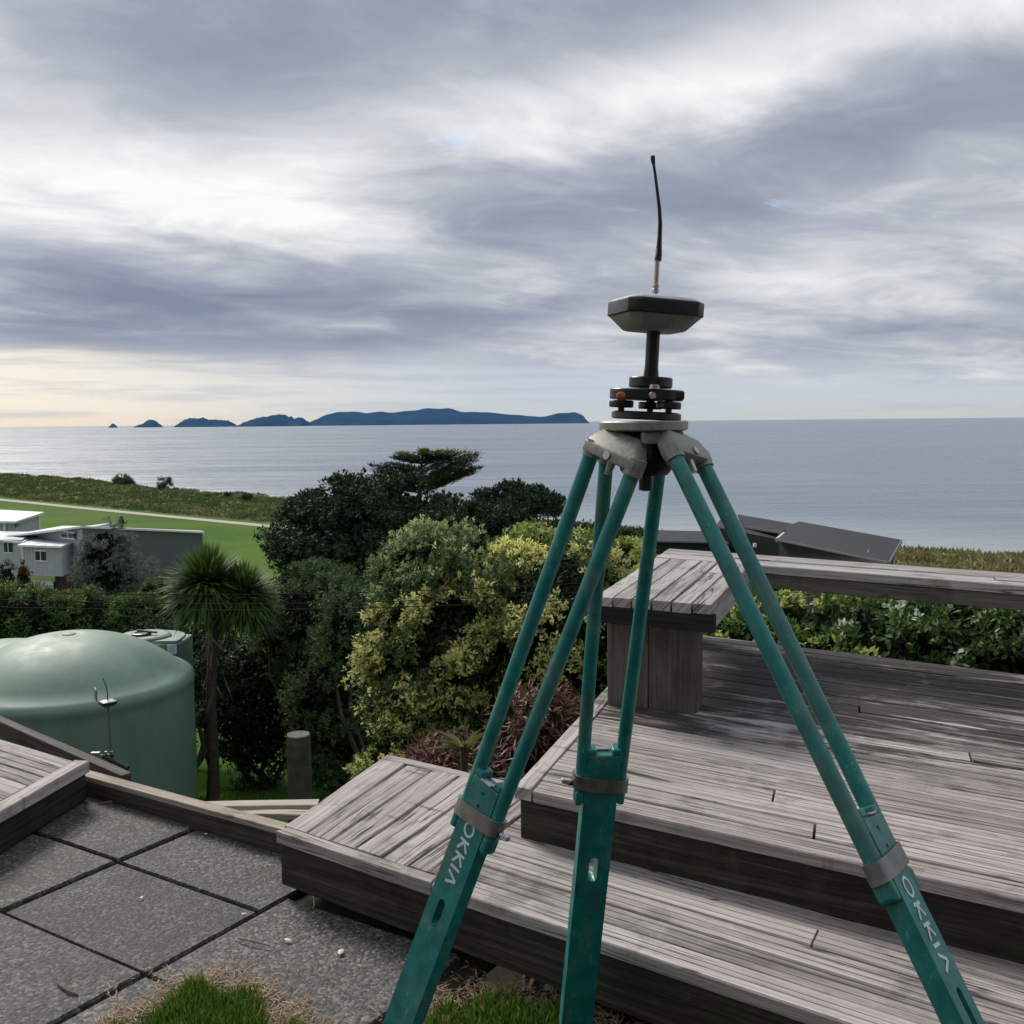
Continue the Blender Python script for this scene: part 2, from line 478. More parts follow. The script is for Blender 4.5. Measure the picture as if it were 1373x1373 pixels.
def v2(p): return Vector((p[0], p[1]))
def isect(p, d, q, e):
    den = d.x * e.y - d.y * e.x
    t = ((q.x - p.x) * e.y - (q.y - p.y) * e.x) / den
    return p + d * t
def planks(parent, a, b, c, d, n, top, thick, mat, gap=.006, grooves=2, splits=(), name='board'):
    """fills the quadrilateral with n boards running a-b; row 0 lies on the a-b side"""
    a, b, c, d = map(v2, (a, b, c, d))
    wd = (d - a).length
    for i in range(n):
        t0 = i / n; t1 = (i + 1) / n - gap / wd
        p, q, r, s_ = a.lerp(d, t0), b.lerp(c, t0), b.lerp(c, t1), a.lerp(d, t1)
        cut = dict(splits).get(i)
        z = top + random.uniform(-.002, .002)
        if cut:
            e = .004 / (q - p).length
            board(name, p, p.lerp(q, cut - e), s_.lerp(r, cut - e), s_, z, thick, mat, parent, grooves)
            board(name, p.lerp(q, cut + e), q, r, s_.lerp(r, cut + e), z + .002, thick, mat, parent, grooves)
        else:
            board(name, p, q, r, s_, z, thick, mat, parent, grooves)
def fascia(name, p, q, top, h, mat, parent, th=.04, bev=.004):
    """an upright board from p to q (2D), its outer face on the line, thickness to the left of p->q"""
    p, q = v2(p), v2(q)
    n = Vector((-(q - p).y, (q - p).x)).normalized() * th
    m_ = MB()
    m_.hexa([(*p, top - h), (*q, top - h), (*(q + n), top - h), (*(p + n), top - h)], [(*p, top), (*q, top), (*(q + n), top), (*(p + n), top)])
    return m_.build(name, mat, parent, bevel=bev)

# ------------------------------------------------------------------ ground
C0 = Vector((-98, 196)); CT = Vector((.757, -.654)).normalized(); CN = Vector((-CT.y, CT.x))
LAWN, SEA = -12.5, -18.5
_s = [-400, -60, -17, -6, 3, 17, 35, 53, 95, 130, 160, 200, 400]
_h = [2.2, 2.0, 2.0, 1.3, .6, .1, -.1, -.1, .0, .5, 1.2, 1.5, 1.5]
_y = [-30, 3.0, 3.25, 5.0, 8, 13, 18, 26, 45, 72, 82]
_z = [-.035, -.035, -.9, -2.0, -3.1, -4.05, -5.2, -6.8, -9.6, -12.2, -12.5]
def hnoise(x, y, f):
    return (np.sin(x * f + 1.3 * np.sin(y * f * .7)) * np.cos(y * f * 1.1 + 1.7 * np.sin(x * f * .6)))
def height(x, y):
    x = np.asarray(x, float); y = np.asarray(y, float)
    # the garden terrace edge runs obliquely, like the paving
    yy = y + np.clip(x, -6, 6) * np.clip((10 - y) / 5, 0, 1) * .65
    z = np.interp(yy, _y, _z)
    z = z + np.where(y > 7, .10 * hnoise(x, y, .5), 0) * np.clip((80 - y) / 40, 0, 1)
    s_ = (x - C0.x) * CT.x + (y - C0.y) * CT.y
    n_ = (x - C0.x) * CN.x + (y - C0.y) * CN.y
    hh = np.interp(s_, _s, _h)
    n_ = n_ * np.interp(s_, [95, 140], [1, 1.6])
    up = np.interp(n_, [0, 2, 8, 16, 25, 30, 36, 50], [0, .05, .35, .62, 1, .55, -.4, -2.2])
    d = np.where(up >= 0, up * hh, up * 3. )
    bumps = np.clip((n_ - 2) / 6, 0, 1) * np.clip((44 - n_) / 10, 0, 1) * (.34 * hnoise(x, y, .33) + .24 * hnoise(x + 9, y, .8)) * np.interp(s_, [60, 120], [1, .5])
    return z + d + bumps
def make_ground():
    ys = np.concatenate([np.linspace(-12, 3.6, 16), np.linspace(3.8, 9, 40), np.geomspace(9.2, 60, 70), np.linspace(62, 420, 260)])
    ts = np.linspace(-1.3, 1.3, 230)
    Y = np.repeat(ys, len(ts)).reshape(len(ys), -1)
    X = ts[None, :] * (np.maximum(Y, 0) * .9 + 14)
    Z = height(X, Y)
    me = bpy.data.meshes.new('ground')
    nx = len(ts)
    v = np.stack([X, Y, Z], -1).reshape(-1, 3)
    i, j = np.meshgrid(np.arange(len(ys) - 1), np.arange(nx - 1), indexing='ij')
    a = (i * nx + j).ravel()
    f = np.stack([a, a + 1, a + 1 + nx, a + nx], -1)
    quick_mesh(me, v, f)
    me.polygons.foreach_set('use_smooth', [True] * len(me.polygons))
    n_ = (v[:, 0] - C0.x) * CN.x + (v[:, 1] - C0.y) * CN.y
    at = me.attributes.new('dune', 'FLOAT', 'POINT'); at.data.foreach_set('value', np.interp(n_, [1.5, 3.5, 60], [0, 1, 1]).astype(np.float32))
    at = me.attributes.new('sand', 'FLOAT', 'POINT'); at.data.foreach_set('value', np.interp(n_, [36, 44], [0, 1]).astype(np.float32))
    def fn(k, b, out):
        P = pos(k)
        n1 = k.noise(P, .35, 5, .6); n2 = k.noise(P, 3, 6, .7); n3 = k.noise(P, .06, 3, .5)
        lawn = k.mix(n2, (.030, .090, .004), (.062, .155, .009))
        lawn = k.mix(k.mr(n3, .4, .62), lawn, (.08, .15, .012))
        mow = k.noise(k.vm('MULTIPLY', P, (.05, .16, 1.)), 1, 5, .65)
        lawn = k.mix(k.mr(mow, .46, .66, 0, .6), lawn, (.085, .13, .022))
        lawn = k.mix(k.mr(k.noise(P, .9, 4, .7), .55, .72, 0, .45), lawn, (.028, .07, .006))
        dune = k.ramp(k.m('ADD', k.m('MULTIPLY', n1, .6), k.m('MULTIPLY', n2, .4)), [(.36, (.022, .045, .010)), (.48, (.07, .105, .022)), (.58, (.16, .15, .06)), (.68, (.10, .075, .04))])
        da = k.n('ShaderNodeAttribute', attribute_name='dune').outputs['Fac']
        sa = k.n('ShaderNodeAttribute', attribute_name='sand').outputs['Fac']
        col = k.mix(da, lawn, dune)
        Xp, Yp, Zp = k.xyz(P)
        near = k.mr(Yp, 10.5, 12.5, 1, 0)
        col = k.mix(near, col, k.mix(n2, (.012, .010, .007), (.035, .03, .018)))
        col = k.mix(sa, col, (.42, .37, .29))
        k.put(b.inputs['Base Color'], col)
        b.inputs['Roughness'].default_value = .9; b.inputs['Specular IOR Level'].default_value = .1
        bump(k, b, n2, .15, .8)
    o = link('ground', me, material('hillside_ground', fn))
    tag(o, kind='structure')
def quick_mesh(me, v, f):
    v = np.asarray(v, np.float32); f = np.asarray(f, np.int32)
    n, m_ = f.shape
    me.vertices.add(len(v)); me.vertices.foreach_set('co', v.ravel())
    me.loops.add(n * m_); me.loops.foreach_set('vertex_index', f.ravel())
    me.polygons.add(n); me.polygons.foreach_set('loop_start', np.arange(0, n * m_, m_, dtype=np.int32))
    me.update(calc_edges=True)
make_ground()

# the sea, one sheet to the horizon
def sea_mat(k, b, out):
    P = pos(k)
    n0 = k.noise(k.vm('MULTIPLY', P, (.02, .05, 1.)), 1, 3, .5)
    n1 = k.noise(k.vm('MULTIPLY', P, (.22, .5, 1.)), 1, 6, .62)
    n2 = k.noise(k.vm('MULTIPLY', P, (.004, .02, 1.)), 1, 4, .55)
    X, Y, Z = k.xyz(P)
    sh = k.m('ADD', k.m('MULTIPLY', k.m('SUBTRACT', X, C0.x), CN.x), k.m('MULTIPLY', k.m('SUBTRACT', Y, C0.y), CN.y))
    shore = k.mr(k.m('ADD', sh, k.m('MULTIPLY', n0, 25.)), 62, 150, 1, 0)
    n4 = k.noise(k.vm('MULTIPLY', P, (.018, .11, 1.)), 1, 5, .65)
    wind = k.mr(k.m('ADD', k.m('MULTIPLY', n2, .5), k.m('MULTIPLY', n4, .5)), .38, .62)
    col = k.mix(shore, k.mix(wind, (.10, .145, .20), (.22, .265, .315)), (.34, .38, .39))
    k.put(b.inputs['Base Color'], col)
    k.put(b.inputs['Roughness'], k.mr(wind, 0, 1, .22, .42))
    b.inputs['IOR'].default_value = 1.33
    bump(k, b, k.m('ADD', n1, k.m('ADD', k.m('MULTIPLY', n0, 2.), k.m('MULTIPLY', n4, 3.))), .6, .7)
m_ = MB()
ex = 30000
m_.add([(-ex, 40, SEA), (ex, 40, SEA), (ex, ex, SEA), (-ex, ex, SEA)], [(0, 1, 2, 3)])
tag(m_.build('sea', material('grey_blue_water', sea_mat)), kind='structure')

# pale path across the lawn
m_ = MB()
N = 60
vs = []
for i in range(N + 1):
    s_ = -150 + 420 * i / N
    w = .5 * math.sin(i * .4)
    for e in (-1.9, .3):
        p = C0 + CT * s_ + CN * (e + w * .3)
        vs.append((p.x, p.y, float(height(p.x, p.y)) + .05))
m_.add(vs, [(2 * i, 2 * i + 1, 2 * i + 3, 2 * i + 2) for i in range(N)])
tag(m_.build('path', plain('pale_gravel', (.40, .38, .33), .9, 0, .12, 2)), kind='structure')

# ------------------------------------------------------------------ foliage helpers
def unit(v): return v / np.maximum(np.linalg.norm(v, axis=-1, keepdims=True), 1e-9)
def rdirs(n): return unit(RNG.normal(size=(n, 3)))
def leaf_mesh(name, P, D, Nn, L, W, mat, parent, tip=None, fold=.18, kind=None, curl=.0):
    """P base points, D leaf directions, Nn leaf normals, L lengths, W widths -> one mesh of little folded leaves"""
    n = len(P)
    D = unit(D); Sd = unit(np.cross(D, Nn)); Nn = np.cross(Sd, D)
    L = np.broadcast_to(np.asarray(L, float), (n,))[:, None]; W = np.broadcast_to(np.asarray(W, float), (n,))[:, None]
    mid = P + D * L * .45 + Nn * (W * fold)
    v = np.stack([P, mid + Sd * W * .5, P + D * L - Nn * (L * curl), mid - Sd * W * .5], 1).reshape(-1, 3)
    b = np.arange(n)[:, None] * 4
    f = np.concatenate([b + [0, 1, 2], b + [0, 2, 3]], 1).reshape(-1, 3)
    me = bpy.data.meshes.new(name)
    quick_mesh(me, v, f)
    if tip is not None:
        at = me.attributes.new('tip', 'FLOAT', 'POINT'); at.data.foreach_set('value', np.repeat(np.asarray(tip, np.float32), 4))
    o = link(name, me, mat, parent)
    if kind: o['kind'] = kind
    return o
def lumpy(name, c, rad, mat, parent, amp=.25, seed=0, sub=3):
    bm = bmesh.new(); bmesh.ops.create_icosphere(bm, subdivisions=sub, radius=1)
    for v in bm.verts:
        p = v.co.copy()
        s_ = 1 + amp * (math.sin(p.x * 4.1 + seed) * math.sin(p.y * 3.7 + seed * 2) + .6 * math.sin(p.z * 6 + p.x * 5 + seed))
        v.co = Vector((c[0] + p.x * rad[0] * s_, c[1] + p.y * rad[1] * s_, c[2] + p.z * rad[2] * s_))
    me = bpy.data.meshes.new(name); bm.to_mesh(me); bm.free()
    return link(name, me, mat, parent)
def bent(p, q, n=5, amp=.1):
    p, q = Vector(p), Vector(q)
    L = (q - p).length
    pts = []
    ph = random.uniform(0, 6)
    for i in range(n + 1):
        t = i / n
        o = Vector((math.sin(ph + t * 4), math.cos(ph * 1.3 + t * 3.3), 0)) * (L * amp * math.sin(t * math.pi) * .5)
        pts.append(p.lerp(q, t) + o)
    return pts
def shrub(name, label, cat, c, rad, mat, n=16000, leaf=(.05, .025), clumps=60, cr=.3, flat=1., tipf=None, group=None,
          core=.72, stems=5, sprig=7, droop=0., up=.5, trunk=None, low=-.55, base=None):
    """a shrub or tree: many leaf clumps over an uneven crown, an inner mass, stems down to the ground"""
    c = np.array(c, float); rad = np.array(rad, float)
    gz = float(height(c[0], c[1])) if base is None else base
    root = empty(name, (c[0], c[1], gz - .05), label, cat, group)
    d = rdirs(clumps * 3)
    d = d[d[:, 2] > low][:clumps]
    rr = RNG.uniform(.72, 1.0, (len(d), 1))
    cc = c + d * rad * rr
    csz = cr * RNG.uniform(.65, 1.35, len(d))
    # sprigs sit on the clumps, leaves on the sprigs
    ns = n // sprig
    ci = RNG.integers(0, len(d), ns)
    sd = unit(rdirs(ns) + d[ci] * .85 + np.array([0, 0, .35]))
    sp = cc[ci] + sd * (csz[ci] * RNG.uniform(.05, 1.08, ns))[:, None] * np.array([1, 1, flat])
    li = np.repeat(np.arange(ns), sprig)
    ld = unit(sd[li] * .55 + rdirs(len(li)) * .9 + np.array([0, 0, up * .4 - droop]))
    ln = unit(sd[li] + rdirs(len(li)) * .5 + np.array([0, 0, .6]))
    P = sp[li] + rdirs(len(li)) * leaf[0] * .5
    ll = leaf[0] * RNG.uniform(.6, 1.3, len(li)); lw = leaf[1] * RNG.uniform(.7, 1.2, len(li))
    tip = None
    if tipf is not None: tip = tipf(sp, sd, ci)[li]
    leaf_mesh('crown', P, ld, ln, ll, lw, mat, root, tip)
    if core:
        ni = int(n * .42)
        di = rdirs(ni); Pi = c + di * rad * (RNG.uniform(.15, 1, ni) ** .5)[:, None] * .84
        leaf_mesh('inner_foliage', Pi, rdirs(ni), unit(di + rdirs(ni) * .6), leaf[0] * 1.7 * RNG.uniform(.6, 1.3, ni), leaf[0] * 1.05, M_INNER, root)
    m_ = MB()
    tr = trunk or .06
    for i in range(stems):
        q = cc[RNG.integers(0, len(cc))]
        b0 = Vector((c[0] + random.uniform(-1, 1) * rad[0] * .18, c[1] + random.uniform(-1, 1) * rad[1] * .18, gz - .1))
        pts = bent(b0, Vector(q) * .85 + Vector(c) * .15, 6, .22)
        m_.tube(pts, [tr * (1 - .8 * t / 6) for t in range(7)], 6)
    m_.build('trunk', M_BARK, root, smooth=60)
    return root

# ------------------------------------------------------------------ paving
A = v2(az(158, 1155, 0)); e1 = v2(az(352, 1222, 0)) - A
e1n = e1.normalized(); e2n = Vector((-e1n.y, e1n.x))
PW, PH = .665, .41
paving = empty('paving', (A.x, A.y, -.05)); tag(paving, kind='structure')
m_ = MB()
def pg(i, j): return A + e1n * (PW * i) + e2n * (PH * j)
m_.hexa([(*pg(-5, -6), -.045), (*pg(2.1, -6), -.045), (*pg(2.1, 1.0), -.045), (*pg(-5, 1.0), -.045)],
        [(*pg(-5, -6), -.028), (*pg(2.1, -6), -.028), (*pg(2.1, 1.0), -.028), (*pg(-5, 1.0), -.028)])
m_.build('bedding', M_SOIL, paving)
def paver(i, j, w=1., tilt=0, crack=None, h=1.):
    g = .0075
    a_, b_, c_, d_ = pg(i, j) + (e1n + e2n) * g, pg(i + w, j) + (-e1n + e2n) * g, pg(i + w, j + h) - (e1n + e2n) * g, pg(i, j + h) + (e1n - e2n) * g
    z = random.uniform(-.004, .003) + tilt
    polys = [[a_, b_, c_, d_]]
    if crack: polys = [[a_, a_.lerp(b_, .62), a_.lerp(b_, .5).lerp(d_.lerp(c_, .4), .5), d_.lerp(c_, .36), d_],
                       [a_.lerp(b_, .628), b_, c_, d_.lerp(c_, .368), a_.lerp(b_, .508).lerp(d_.lerp(c_, .408), .5)]]
    for p in polys:
        mm = MB()
        n = len(p)
        mid = sum(p, Vector((0, 0))) / n
        zj = [z + random.uniform(-.002, .002) for _ in p]
        inn = [q + (mid - q).normalized() * .005 for q in p]
        vs = [(*q, -.04) for q in p] + [(*q, zz - .007) for q, zz in zip(p, zj)] + [(*q, zz) for q, zz in zip(inn, zj)]
        fs = [tuple(range(n))[::-1], tuple(range(2 * n, 3 * n))]
        for k_ in range(2): fs += [(k_ * n + i2, k_ * n + (i2 + 1) % n, (k_ + 1) * n + (i2 + 1) % n, (k_ + 1) * n + i2) for i2 in range(n)]
        mm.add(vs, fs)
        mm.build('paver', M_PAVER, paving)
for j in range(-5, 1):
    for i in range(-4, 2):
        if j == 0 and i > 0: continue
        paver(i, j, crack=(i == -1 and j == -1), h=1.28 if (i == 1 and j == -1) else 1.)

# ------------------------------------------------------------------ decks
HS, HU, HB = .20, .36, .80
# the low step that wraps the corner of the deck
s0, s1 = v2(az(370, 1115, HS)), v2(az(520, 1012, HS))
sm = v2(az(577, 1184, HS)); sr = v2(az(1140, 1373, HS))
sb = v2(az(625, 1035, HS))
u0, u1 = v2(az(690, 1055, HU)), v2(az(1373, 1205, HU))
ul = v2(az(815, 920, HU))
b0_, b1_ = v2(az(960, 855, HU)), v2(az(1373, 905, HU))
fdir = (u1 - u0).normalized(); ldir = (ul - u0).normalized(); bdir = (b1_ - b0_).normalized()
ub = isect(u0, ldir, b0_, bdir)                     # far left corner of the deck
sc = isect(s1, (sb - s1).normalized(), u0, ldir)    # where the step's end meets the deck
sdir = (sr - s0).normalized()
sm = isect(s0, sdir, sm, (sc - sm))
step = empty('deck_step', (s0.x, s0.y, 0), 'low grey timber step wrapping round the corner of the deck', 'step')
BW = .05
fl = (sm - s0).length
wl = (s1 - s0).normalized()
# nosing strips
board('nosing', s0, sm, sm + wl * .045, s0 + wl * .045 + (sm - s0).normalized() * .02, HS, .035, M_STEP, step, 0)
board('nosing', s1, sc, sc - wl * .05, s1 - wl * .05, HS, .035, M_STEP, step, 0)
a_, b_, c_, d_ = s0 + wl * .05, s1 - wl * .055, sc - wl * .055, sm + wl * .05
n = 6
for i in range(n):
    t0, t1 = i / n, (i + 1) / n - .012
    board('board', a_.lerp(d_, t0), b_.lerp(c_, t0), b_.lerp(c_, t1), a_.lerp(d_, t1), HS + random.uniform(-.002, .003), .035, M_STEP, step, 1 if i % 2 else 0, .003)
# the front run, boards parallel to the edge, ends cut at the wing
FR = 9.
ld = (sc - sm).normalized()
perp = Vector((-sdir.y, sdir.x))
wb = .088
k_ = wb / ld.dot(perp)
for i in range(9):
    p, q = sm + ld * (k_ * i) + sdir * .008, sm + ld * (k_ * i) + sdir * 3.2
    e = ld * (k_ * .94)
    cut = {1: .55, 3: .31}.get(i)
    if cut:
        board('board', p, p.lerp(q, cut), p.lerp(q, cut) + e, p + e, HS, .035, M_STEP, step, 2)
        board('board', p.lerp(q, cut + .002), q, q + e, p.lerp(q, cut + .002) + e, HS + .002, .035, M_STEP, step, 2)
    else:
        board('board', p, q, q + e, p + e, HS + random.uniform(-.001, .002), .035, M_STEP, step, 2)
ins = perp * .012
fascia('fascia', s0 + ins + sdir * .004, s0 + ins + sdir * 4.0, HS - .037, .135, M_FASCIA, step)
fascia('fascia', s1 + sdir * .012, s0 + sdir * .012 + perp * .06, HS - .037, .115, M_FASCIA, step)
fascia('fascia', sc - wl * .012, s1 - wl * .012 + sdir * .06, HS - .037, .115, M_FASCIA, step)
m_ = MB()
for t in (.35, 1.25, 2.2, 3.1):
    for e in (.12, .6):
        q = s0 + sdir * t + perp * e
        mm = MB(); mm.box((q.x, q.y, HS - .19), (.09, .09, .3), Matrix.Rotation(math.atan2(sdir.y, sdir.x), 3, 'Z'))
        mm.build('pile', M_FASCIA, step)
# the main deck
deck = empty('timber_deck', (u0.x, u0.y, 0), 'raised weathered deck of ribbed grey boards with dark damp streaks', 'deck')
RX = 2.35
tr_w = .055
uL0 = u0 + fdir * .004; uL1 = ub
fr, br = u0 + (u1 - u0) * RX, isect(u0 + (u1 - u0) * RX, ldir, b0_, bdir)
t_in = fdir * (tr_w / abs(fdir.x * ldir.y - fdir.y * ldir.x))
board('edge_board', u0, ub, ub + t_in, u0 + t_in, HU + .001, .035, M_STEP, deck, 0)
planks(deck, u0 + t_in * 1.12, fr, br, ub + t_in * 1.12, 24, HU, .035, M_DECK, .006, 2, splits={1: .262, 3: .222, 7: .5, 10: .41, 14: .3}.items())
p_in = Vector((-fdir.y, fdir.x))
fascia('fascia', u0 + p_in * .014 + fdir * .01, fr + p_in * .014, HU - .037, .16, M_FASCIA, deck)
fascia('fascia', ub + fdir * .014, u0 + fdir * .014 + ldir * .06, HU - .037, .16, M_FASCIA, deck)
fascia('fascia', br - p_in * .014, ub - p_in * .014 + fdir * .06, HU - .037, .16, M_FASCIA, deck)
for a2, b2 in ((.15, .15), (1.4, .15), (2.6, .15), (.25, 1.0), (1.4, 1.0), (2.6, 1.0), (.35, 1.8), (1.4, 1.8), (2.5, 1.8)):
    q = u0 + fdir * a2 + ldir * b2 + p_in * .08
    g = float(height(q.x, q.y))
    m_ = MB(); m_.hexa([(q.x + x, q.y + y, g - .3) for x, y in ((-.05, -.05), (.05, -.05), (.05, .05), (-.05, .05))], [(q.x + x, q.y + y, HU - .04) for x, y in ((-.05, -.05), (.05, -.05), (.05, .05), (-.05, .05))])
    m_.build('pile', M_FASCIA, deck)

# the bench: a short arm and a long arm that meet in a corner
bench = empty('deck_bench', (*v2(az(870, 955, HU)), HU), 'heavy L shaped grey timber bench with black end board', 'bench')
q0, q1 = v2(az(797, 799, HB)), v2(az(956, 812, HB))
qi = v2(az(1010, 757, HB)); qr = v2(az(1373, 785, HB)); qo = v2(az(890, 740, HB)); qfr = v2(az(1373, 768, HB)); qf = v2(az(940, 738, HB))
ndir = (qr - qi).normalized(); fdir2 = (qfr - qf).normalized(); adir = (qo - q0).normalized(); adir2 = (qi - q1).normalized()
ic = isect(q1, adir2, qi, ndir); icl = isect(q0, adir, qi, ndir); oc = isect(q0, adir, qf, fdir2)
planks(bench, q0 + adir * .004, icl - adir * .003, ic - adir2 * .003, q1 + adir2 * .004, 6, HB, .035, M_BENCH, .007, 0, splits={2: .42, 4: .7}.items(), name='slat')
e_n, e_f = icl + ndir * 3.0, oc + fdir2 * 3.0
planks(bench, icl, e_n, e_f, oc, 4, HB, .035, M_BENCH, .007, 0, splits={1: .5}.items(), name='slat')
TH = .095
nn = Vector((-(q1 - q0).y, (q1 - q0).x)).normalized()
fascia('end_board', q0 + nn * .006, q1 + nn * .006, HB - .036, TH - .03, M_CHAR, bench, .035)
rn = Vector((adir2.y, -adir2.x))
fascia('side_board', q1 - rn * .008 + adir2 * .045, ic - rn * .008, HB - .036, TH - .03, M_BENCH, bench, .03)
fascia('side_board', oc - fdir2 * -.008, q0 + fdir2 * .008 + adir * .045, HB - .036, TH - .03, M_BENCH, bench, .03)
pn = Vector((-ndir.y, ndir.x))
fascia('side_board', ic + pn * .008, e_n + pn * .008, HB - .036, TH - .03, M_BLEG, bench, .03)
fascia('side_board', e_f - pn * .008, oc - pn * .008 + ndir * .05, HB - .036, TH - .03, M_BENCH, bench, .03)
l0, l1 = v2(az(814, 946, HU)), v2(az(934, 957, HU))
ln_ = Vector((-(l1 - l0).y, (l1 - l0).x)).normalized()
zt = HB - .036
for t0, t1, off in ((0, .47, 0), (.475, 1, -.004)):
    a_, b_ = l0.lerp(l1, t0) + ln_ * off, l0.lerp(l1, t1) + ln_ * off
    m_ = MB()
    m_.hexa([(*a_, HU - .002), (*b_, HU - .002), (*(b_ + ln_ * .13), HU - .002), (*(a_ + ln_ * .13), HU - .002)], [(*a_, zt), (*b_, zt), (*(b_ + ln_ * .13), zt), (*(a_ + ln_ * .13), zt)])
    m_.build('leg', M_BLEG, bench, bevel=.006)
a_ = ic + ndir * 2.2 + pn * .06; b_ = a_ + ndir * .3
m_ = MB(); m_.hexa([(*a_, HU - .002), (*b_, HU - .002), (*(b_ + pn * .15), HU - .002), (*(a_ + pn * .15), HU - .002)], [(*a_, zt), (*b_, zt), (*(b_ + pn * .15), zt), (*(a_ + pn * .15), zt)])
m_.build('leg', M_BLEG, bench, bevel=.006)
a_ = oc - adir * .16 + ndir * .03; b_ = a_ + ndir * .10
m_ = MB(); m_.hexa([(*a_, HU - .002), (*b_, HU - .002), (*(b_ + pn * .1), HU - .002), (*(a_ + pn * .1), HU - .002)], [(*a_, zt), (*b_, zt), (*(b_ + pn * .1), zt), (*(a_ + pn * .1), zt)])
m_.build('leg', M_BLEG, bench, bevel=.006)

# landing on the left
HL = .16
g0, g1 = v2(az(-10, 983, HL)), v2(az(119, 1021, HL))
gf = v2(az(0, 1088, HL))
gd = (g1 - g0).normalized(); gfd = (gf - g1).normalized()
land = empty('timber_landing', (g1.x, g1.y, 0), 'small grey timber landing beside the green water tank', 'deck')
f1 = g1 + gfd * 1.1
tw = Vector((-gfd.y, gfd.x)) * .06
if tw.dot(gd) > 0: tw = -tw
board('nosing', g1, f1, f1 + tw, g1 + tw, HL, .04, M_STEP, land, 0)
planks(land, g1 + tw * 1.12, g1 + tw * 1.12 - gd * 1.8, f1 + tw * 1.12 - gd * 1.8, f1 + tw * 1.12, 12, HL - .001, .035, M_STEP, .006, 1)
fascia('fascia', f1 + tw * .25, g1 + tw * .25, HL - .042, .11, M_FASCIA, land)
fascia('fascia', g1 + tw * .3 - Vector((-gd.y, gd.x)) * .02, g1 - gd * 1.8 - Vector((-gd.y, gd.x)) * .02, HL - .042, .11, M_FASCIA, land)

# edging timber along the paving
HE = .085
x0, x1 = v2(az(112, 1040, HE)), v2(az(376, 1112, HE))
xd = (x1 - x0).normalized(); xn = Vector((-xd.y, xd.x))
x0 = x0 - xd * .25; x1 = x1 + xd * .05
edg = empty('edging_timber', (*x0, 0), 'long dark edging timber along the slabs with a pale worn top', 'timber')
board('top_face', x0, x1, x1 + xn * .055, x0 + xn * .055, HE, .02, M_PALE, edg, 0)
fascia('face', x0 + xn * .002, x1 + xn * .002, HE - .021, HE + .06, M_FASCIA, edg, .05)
# loose pale planks beyond it
for (pa, pb, w, z, lab) in (((255, 1083), (425, 1079), .06, .03, 'thin pale plank lying just behind the edging timber, the longer one'),
                            ((300, 1090), (420, 1092), .05, .02, 'short pale plank lying closest against the edging timber')):
    a_, b_ = v2(az(*pa, z)), v2(az(*pb, z))
    nn = Vector((-(b_ - a_).y, (b_ - a_).x)).normalized() * w
    o = board('plank', a_, b_, b_ + nn, a_ + nn, z, .02, M_PALE, None, 0); tag(o, lab, 'plank')
    m_ = MB()
# sloping beam behind the landing
pa, pb = ay(-30, 955, 4.9), ay(163, 1040, 4.25)
d = (pb - pa).normalized(); sdv = d.cross(Vector((0, 0, 1))).normalized(); upv = sdv.cross(d)
m_ = MB()
m_.hexa([pa, pb, pb + sdv * -.05, pa + sdv * -.05], [p - upv * .085 for p in (pa, pb, pb + sdv * -.05, pa + sdv * -.05)])
pe = pb + Vector((0, 0, 0))
m_.build
bm_o = m_.build('sloping_beam', M_BEAM, None, bevel=.004)
tag(bm_o, 'grey timber beam sloping down behind the landing, crossing the tank', 'beam')

# ------------------------------------------------------------------ tripod
TC = ay(866, 575, 1.9)                     # centre of the tripod head
PZ = 1.449                                 # top of its plate
tripod = empty('survey_tripod', (TC.x, TC.y, 0), 'teal surveying tripod with grey cast head and strapped telescopic legs', 'tripod')
LEGS = [(98, (.185, 2.150, .675), .107), (221, (-.067, 1.911, .695), .107), (321, (.561, 1.499, .777), .107)]
def frame(axis, out):
    a = axis.normalized(); n = (out - a * out.dot(a)).normalized(); s_ = a.cross(n)
    return a, n, s_
GLYPH = {   # strokes in a unit box, x right, y up
    'O': None, 'K': [((0, 0), (0, 1)), ((.06, .5), (.72, 1)), ((.06, .5), (.78, 0))], 'I': [((0, 0), (0, 1))],
    'V': [((0, 0), (.45, 1)), ((.45, 1), (.9, 0))]}
def letters(parent, org, xdir, ydir, nrm, h):
    """O K K I and an A without a bar, reading along xdir"""
    x = 0; th = .21
    for ch, w in (('O', 1.25), ('K', .8), ('K', .8), ('I', .12), ('V', .95)):
        m_ = MB()
        def pt(u, v): return org + xdir * ((x + u) * h) + ydir * (v * h) + nrm * .0009
        if ch == 'O':
            vs = []; n = 28
            for i in range(n):
                t = 2 * math.pi * i / n
                for r in (1, .70): vs.append(pt(.6 + .6 * r * math.cos(t), .5 + .55 * (r if r == 1 else .66) * math.sin(t)))
            m_.add(vs, [(2 * i, 2 * i + 1, (2 * i + 3) % (2 * n), (2 * i + 2) % (2 * n)) for i in range(n)])
        else:
            for q, (p0, p1) in enumerate(GLYPH[ch]):
                dx, dy = p1[0] - p0[0], p1[1] - p0[1]; l = math.hypot(dx, dy); ox, oy = -dy / l * th / 2, dx / l * th / 2
                lift = nrm * (.00015 * q)
                m_.add([pt(p0[0] + ox, p0[1] + oy) + lift, pt(p1[0] + ox, p1[1] + oy) + lift, pt(p1[0] - ox, p1[1] - oy) + lift, pt(p0[0] - ox, p0[1] - oy) + lift], [(0, 1, 2, 3)])
        m_.build('letter', M_WHITE, parent)
        x += w + .3
